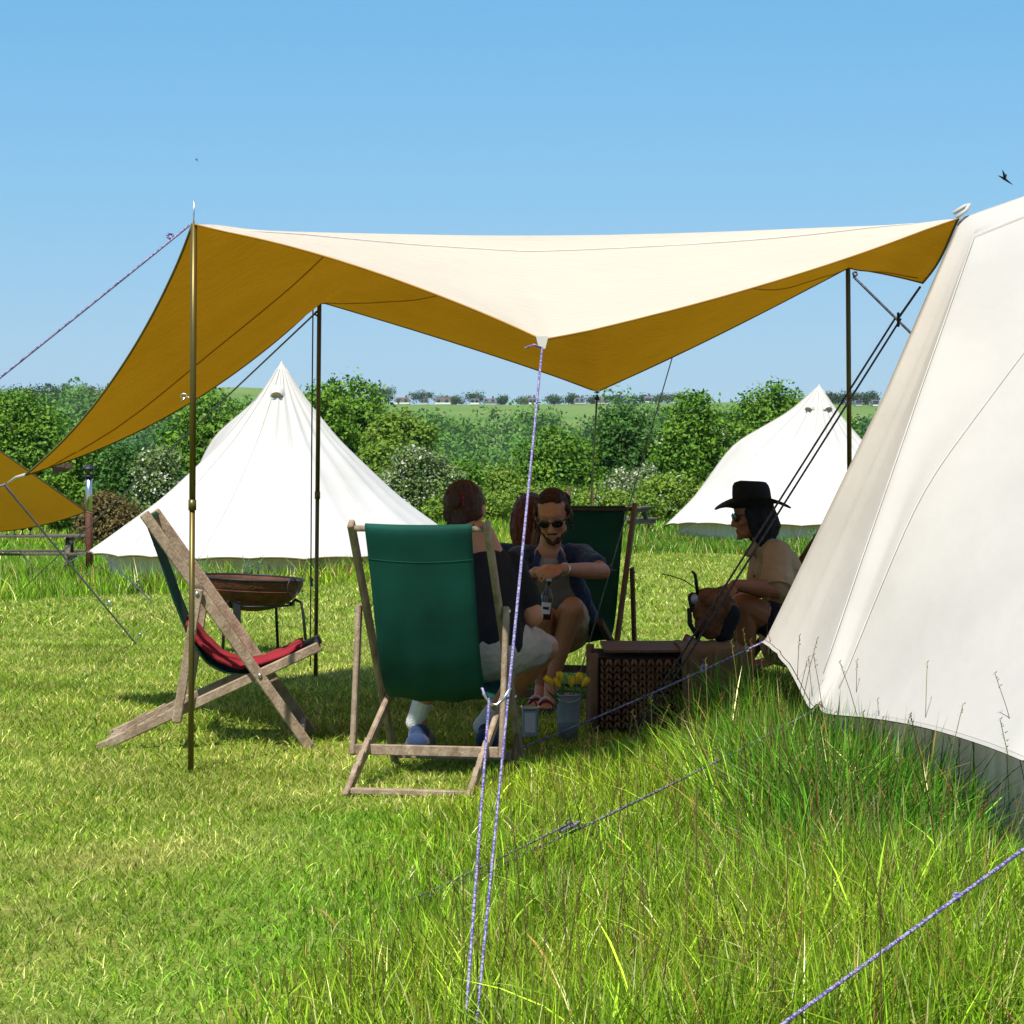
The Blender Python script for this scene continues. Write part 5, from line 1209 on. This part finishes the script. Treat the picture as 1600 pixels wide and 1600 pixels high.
    MB().cap(q(1130, 990, 11.42), q(1142, 960, 11.42), .05, .05).build('dark_lining', M_blackc, t, True)
hatman()

# --- the person in black seen from behind
def backperson():
    q = P; hc = q(727, 797, 9.95); Rh = rotm(R(-14), R(-8), R(-4)); m = MB(); head(m, hc, Rh, 1.04)
    neck = q(745, 846, 9.85); che = q(755, 900, 9.85); pel = q(765, 1012, 9.72); sR, sL = q(798, 884, 9.90), q(698, 882, 9.75)
    m.cap(hc+Vector((.01, -.02, -.06)), neck, .055, .060); m.cap(sR, sL, .058, .058); m.cap(neck, che, .09, .13, ((0, 1, 0), .75)); m.cap(che, pel, .14, .15, ((0, 1, 0), .78))
    eR, wR = q(832, 962, 9.80), q(790, 985, 10.02); eL, wL = q(672, 955, 9.8), q(705, 985, 10.05)
    for a, b, c in ((sR, eR, wR), (sL, eL, wL)): m.chain([a, b], [.060, .048]); m.chain([b, lerp(b, c, .35), c], [.047, .047, .030])
    hand(m, wR, Vector((-.06, .08, 0)), (0, 0, -1), -1, .5); hand(m, wL, Vector((.06, .08, 0)), (0, 0, -1), 1, .5)
    kR, kL = q(850, 1012, 10.15), q(690, 1015, 10.1); aR, aL = q(764, 1122, 10.35), q(655, 1112, 10.22)
    for sx, k_, a_ in ((1, kR, aR), (-1, kL, aL)):
        m.chain([pel, pel+Vector((sx*.08, .05, 0)), k_], [.11, .10, .066]); m.chain([k_, lerp(k_, a_, .3), a_], [.064, .060, .038]); foot(m, a_, Vector((a_.x+.02, a_.y+.17, tz(a_.x, a_.y)+.04)), bare=False)
    o = m.remeshed('person', M_skin, None, .0055, 3, origin=(pel.x, pel.y, 0)); tag(o, 'person in black T-shirt and stone shorts seen from behind in the green chair', 'person')
    s = MB(); s.cap(neck+Vector((0, 0, -.035)), che, .080, .135, ((0, 1, 0), .78)); s.cap(che, pel+Vector((0, 0, .03)), .150, .160, ((0, 1, 0), .86)); s.cap(sR, sL, .062, .062)
    for a, b in ((sR, eR), (sL, eL)): s.chain([a, lerp(a, b, .72)], [.067, .069])
    s.remeshed('t_shirt', M_blackc, o, .008, 3, .005, 14)
    h = MB()
    for sx, k_ in ((1, kR), (-1, kL)): h.chain([pel+Vector((0, 0, -.01)), pel+Vector((sx*.08, .05, 0)), lerp(pel, k_, .74)], [.148, .124, .096])
    h.remeshed('shorts', M_short, o, .008, 3, .004, 13)
    for a_, k_ in ((aR, kR), (aL, kL)):
        d = (k_-a_).normalized(); MB().chain([a_-d*.055, a_-d*.01, a_+d*.055], [.0445, .044, .0465]).remeshed('sock', M_sock, o, .005, 1)
        g = tz(a_.x, a_.y); sh = MB(); sh.cap((a_.x-.005, a_.y-.045, g+.05), (a_.x+.02, a_.y+.17, g+.04), .056, .050, ((0, 0, 1), .9)); sh.cap((a_.x, a_.y, g+.09), (a_.x, a_.y+.05, g+.05), .050, .042); sh.remeshed('shoe', M_navy, o, .006, 2)
        MB().cap((a_.x-.005, a_.y-.03, g+.012), (a_.x+.02, a_.y+.17, g+.012), .045, .045, ((0, 0, 1), .25)).build('shoe_sole', M_black, o, True)
    w = lambda x, y, z: hc+Rh@(Vector((x, y, z))*1.04); hr = MB(); hr.ball(w(0, -.018, .030), (.090, .102, .100), 22, Rh); hr.cap(w(-.045, -.045, -.02), w(.045, -.045, -.02), .042, .042); hr.cap(w(0, -.06, -.05), w(0, -.05, -.07), .045, .034)
    hr.ball(w(-.015, -.112, .030), (.036, .030, .036), 14, Rh); strands(hr, hc, Rh, 1.04, [(-.06+.02*j, -.07, -.06) for j in range(7)], .06, .007, 9, .02)
    hr.remeshed('hair', M_hairb, o, .005, 2, .005, 45)
    MB().tube([w(.012, -.118, .055), w(.026, -.124, .035), w(.026, -.122, .012), w(.014, -.116, -.004)], .0035, 6).build('hair_tie', M_red, o, True)
backperson()

# --- the red haired person behind
def redhair():
    q = P; hc = q(824, 812, 13.2); Rh = rotm(R(38), R(-10), R(6)); m = MB(); head(m, hc, Rh, 1.0)
    neck = hc+Vector((0, .02, -.14)); che = neck+Vector((0, .02, -.16)); pel = neck+Vector((0, .08, -.46)); sR, sL = neck+Vector((-.14, 0, -.05)), neck+Vector((.14, 0, -.05))
    m.cap(hc+Vector((0, 0, -.06)), neck, .048, .052); m.cap(sR, sL, .048, .048); m.cap(neck, che, .07, .11, ((0, 1, 0), .75)); m.cap(che, pel, .11, .13, ((0, 1, 0), .8))
    for s_, sx in ((sR, -1), (sL, 1)):
        e = s_+Vector((sx*.03, -.04, -.26)); wv = e+Vector((-sx*.05, -.22, .0)); m.chain([s_, e], [.048, .038]); m.chain([e, wv], [.038, .026]); hand(m, wv, (-sx*.3, -1, -.1), (0, 0, -1), sx, .4)
        k_ = pel+Vector((sx*.10, -.36, -.22)); a_ = pel+Vector((sx*.10, .05, -.30)); m.chain([pel, k_, a_], [.11, .06, .04]); foot(m, a_, a_+Vector((0, .16, -.03)))
    o = m.remeshed('person', M_skin, None, .007, 3, origin=(pel.x, pel.y, 0)); tag(o, 'red haired person mostly hidden behind the man in sunglasses', 'person')
    s = MB(); s.cap(neck+Vector((0, 0, -.03)), che, .08, .12, ((0, 1, 0), .78)); s.cap(che, pel, .125, .145, ((0, 1, 0), .82)); s.cap(sR, sL, .058, .058)
    for s_, sx in ((sR, -1), (sL, 1)): s.cap(s_, s_+Vector((sx*.02, -.03, -.17)), .06, .058)
    s.remeshed('shirt', M_navy, o, .009, 3, .005, 14)
    h = MB()
    for sx in (-1, 1): h.chain([pel, pel+Vector((sx*.10, -.36, -.22)), pel+Vector((sx*.10, -.02, -.29))], [.135, .075, .06])
    h.remeshed('trousers', M_blackc, o, .009, 3, .005, 14)
    w = lambda x, y, z: hc+Rh@Vector((x, y, z)); hr = MB(); hr.ball(w(0, -.03, .045), (.098, .105, .105), 22, Rh)
    for k in range(11):
        a = math.pi*(-.06+1.12*k/10); hr.chain([w(.088*math.cos(a), -.025-.080*math.sin(a), .03), w(.105*math.cos(a), -.03-.10*math.sin(a), -.07), w(.09*math.cos(a), -.03-.09*math.sin(a), -.19)], [.028, .032, .014])
    hr.remeshed('hair', M_hairr, o, .006, 2, .008, 40)
redhair()

# ------------------------------------------------------------------ left background: second awning, stove pipe, picnic tables
def left_awning():
    t = thing('canvas_awning', (-7.6, 37, tz(-7.6, 37)), 'distant ochre awning corner above the picnic table at the left edge', 'awning')
    c = P(134, 799, 35.5); a = P(-20, 690, 33.6); b = P(-150, 600, 33); d = P(-30, 832, 38); e = P(60, 829, 37.2); f = P(-220, 800, 34); G = []
    n = 16
    for i in range(n+1):
        u = i/n; up_ = lerp(lerp(c, a, u), b, 0) if u < .5 else lerp(lerp(c, a, u), b, (u-.5)*.9); lo = c*(1-u)**2+e*2*u*(1-u)+d*u*u
        G.append([tuple(lerp(up_, lo, k/10)+Vector((0, 0, -.12))*4*(k/10)*(1-k/10)*u) for k in range(11)])
    me = gridmesh('cover', np.array(G), False)
    if me.polygons[50].normal.z < 0: bm = bmesh.new(); bm.from_mesh(me); bmesh.ops.reverse_faces(bm, faces=bm.faces); bm.to_mesh(me); bm.free()
    link('cover', me, M_tarp, t)
    MB().tube([Vector(g[0]) for g in G], .012, 5).build('hem', M_hem, t, True); MB().tube([Vector(g[-1]) for g in G], .010, 5).build('hem', M_hem, t, True)
    pp = P(-60, 700, 33.6); MB().tube([(pp.x, 33.6, tz(pp.x, 33.6)), (pp.x, 33.6, pp.z)], .02, 8).build('pole', M_pole, t, True)
    q = P(146, 803, 35.5); MB().tube([c, q, P(305, 905, 30)] if False else [c, q], .012, 5).build('toggle', M_hem, t, True)
left_awning()
def stove():
    c = P(139, 860, 38); g = tz(c.x, 38); t = thing('stove_pipe', (c.x, 38, g), 'tall metal stove pipe with a conical cowl beside the bell tent', 'chimney pipe'); zt = CH-(745-HZ)*38/F
    zm = CH-(800-HZ)*38/F
    MB().tube([(c.x, 38, zm), (c.x, 38, zt)], .055, 14).build('upper_pipe', M_steel, t, True); MB().tube([(c.x+.01, 38, g-.1), (c.x, 38, zm)], .062, 14).build('lower_pipe', M_rust, t, True)
    MB().lathe((c.x, 38, zt), [(.07, -.02), (.085, .0), (.085, .02), (.06, .03)], 14).build('collar', M_iron, t, True)
    MB().lathe((c.x, 38, zt+.12), [(.0, .10), (.05, .075), (.12, .02), (.125, .0), (.0, .0)], 16).build('cowl', M_iron, t, True)
    for a in range(4): MB().bar((c.x+.06*math.cos(a*1.57), 38+.06*math.sin(a*1.57), zt+.01), (c.x+.06*math.cos(a*1.57), 38+.06*math.sin(a*1.57), zt+.13), .015, .01).build('cowl_leg', M_iron, t)
stove()
def picnic(c, yaw, L, label, H=.70):
    g = tz(c.x, c.y); t = thing('picnic_table', (c.x, c.y, g), label, 'picnic table', 'grey wooden picnic tables'); cs, sn = math.cos(yaw), math.sin(yaw)
    W = lambda x, y, z: Vector((c.x+cs*x-sn*y, c.y+sn*x+cs*y, g+z)); 
    for k in range(5): MB().bar(W(-L/2, -.30+.15*k, H), W(L/2, -.30+.15*k, H), .14, .035).build('table_plank', M_woodg, t)
    for s in (-1, 1):
        for k in range(2): MB().bar(W(-L/2, s*(.62+.14*k), H*.6), W(L/2, s*(.62+.14*k), H*.6), .13, .035).build('bench_plank', M_woodg, t)
    for x in (-L*.36, L*.36):
        for s in (-1, 1): MB().bar(W(x, s*.20, H-.02), W(x, s*.62, 0), .09, .045).build('leg', M_woodg, t)
        MB().bar(W(x+.05, -.78, H*.6-.06), W(x+.05, .78, H*.6-.06), .045, .09).build('bench_beam', M_woodg, t); MB().bar(W(x+.05, -.34, H-.06), W(x+.05, .34, H-.06), .045, .08).build('top_beam', M_woodg, t)
    return W
pc = P(40, 880, 38.5); PW = picnic(pc, R(6), 2.0, 'weathered grey picnic table under the distant ochre awning')
labs = ['leftmost dark goblet on the distant picnic table', 'second dark goblet from the left on the picnic table', 'third dark goblet from the left on the picnic table', 'rightmost dark goblet on the distant picnic table']
for i in range(4):
    p = P(11+12*i, 833, 38.4); zz = PW(0, 0, .72).z; o = MB().lathe((p.x, 38.4, zz), [(0, 0), (.035, 0), (.03, .008), (.008, .02), (.008, .06), (.035, .09), (.042, .15), (.038, .15), (.03, .095), (0, .075)], 14).build('goblet', M_black, None, True); tag(o, labs[i], 'goblet', 'dark goblets on the picnic table')
picnic(P(968, 820, 50), R(-25), 1.3, 'small grey picnic table far behind the dark deck chair', .62)
for i, (x, y, lab) in enumerate(((889, 778, 'weathered fence post left of the man in sunglasses'), (925, 775, 'weathered fence post just above the dark deck chair'), (702, 785, 'weathered fence post right of the bell tent'))):
    Y = 58; p = P(x, y, Y); g = tz(p.x, Y); o = MB().box((p.x, Y, g+.55), (.08, .08, 1.0), None, .01).build('fence_post', M_woodd); tag(o, lab, 'fence post', 'wooden fence posts at the hedge')
# dock plants in front of the bell tent
def weed(px, py, Y, h, lab, seed):
    r = random.Random(seed); c = P(px, py, Y); g = tz(c.x, Y); t = thing('dock_plant', (c.x, Y, g), lab, 'plant', 'tall weeds before the bell tent'); s = MB(); lf = MB()
    for k in range(4):
        a = r.uniform(0, 6.28); x = c.x+r.uniform(-.06, .06); hh = h*r.uniform(.6, 1); tp = Vector((x+.12*math.cos(a), Y+.1*math.sin(a), g+hh)); b = Vector((x, Y, g)); s.tube([b, lerp(b, tp, .5), tp], [.008, .006, .003], 5)
        for j in range(16):
            u = r.uniform(.15, 1); p = lerp(b, tp, u); q = r.uniform(0, 6.28); L = r.uniform(.04, .13)*(1.2-u*.7); d = Vector((math.cos(q), math.sin(q), .35)); sd_ = Vector((-d.y, d.x, 0))*L*.22
            lf.add([p, p+d*L*.5+sd_, p+d*L, p+d*L*.5-sd_], [(0, 1, 2, 3)])
    s.build('stem', M_stem, t, True); lf.build('leaves', M_stem, t)
for i, (x, Y, h, lab) in enumerate(((313, 27.5, .62, 'tall leafy dock plant right of the near pole before the bell tent'), (350, 27.8, .32, 'short weed right of the leafy dock plant'), (205, 28.5, .30, 'small weed at the bell tent left foot'), (392, 28, .42, 'thin tall weed before the bell tent centre'), (1155, 40, .35, 'small weed before the far bell tent left of the hat'), (1275, 40, .40, 'tall weed before the far bell tent right of the hat'))): weed(x, 880, Y, h, lab, i)
# bird and insect
def bird(px, py, Y, sp, lab, name, cat, tilt=0):
    c = P(px, py, Y); t = MB(); b = c; t.chain([b+Vector((-.35*sp, 0, .18*sp)), b, b+Vector((.30*sp, 0, -.22*sp)), b+Vector((.5*sp, 0, -.36*sp))], [.02*sp, .09*sp, .05*sp, .02*sp])
    o = t.build(name, M_black, None, True); tag(o, lab, cat)
    for s, dx in ((-1, -.25), (1, .12)):
        w_ = MB(); p0 = b+Vector((-.05*sp, 0, .05*sp)); w_.add([p0, p0+Vector((.16*sp, 0, -.10*sp)), p0+Vector((dx*sp+.22*sp, s*.5*sp, .25*sp)), p0+Vector((dx*sp, s*.8*sp, .42*sp))], [(0, 1, 2, 3)]); w_.build('wing', M_black, o)
bird(1569, 279, 60, .42, 'small dark bird flying in the upper right of the sky', 'flying_bird', 'bird')
bird(307, 250, 60, .10, 'tiny dark insect above the near awning pole', 'flying_insect', 'insect')

bpy.data.scenes.remove(TS)
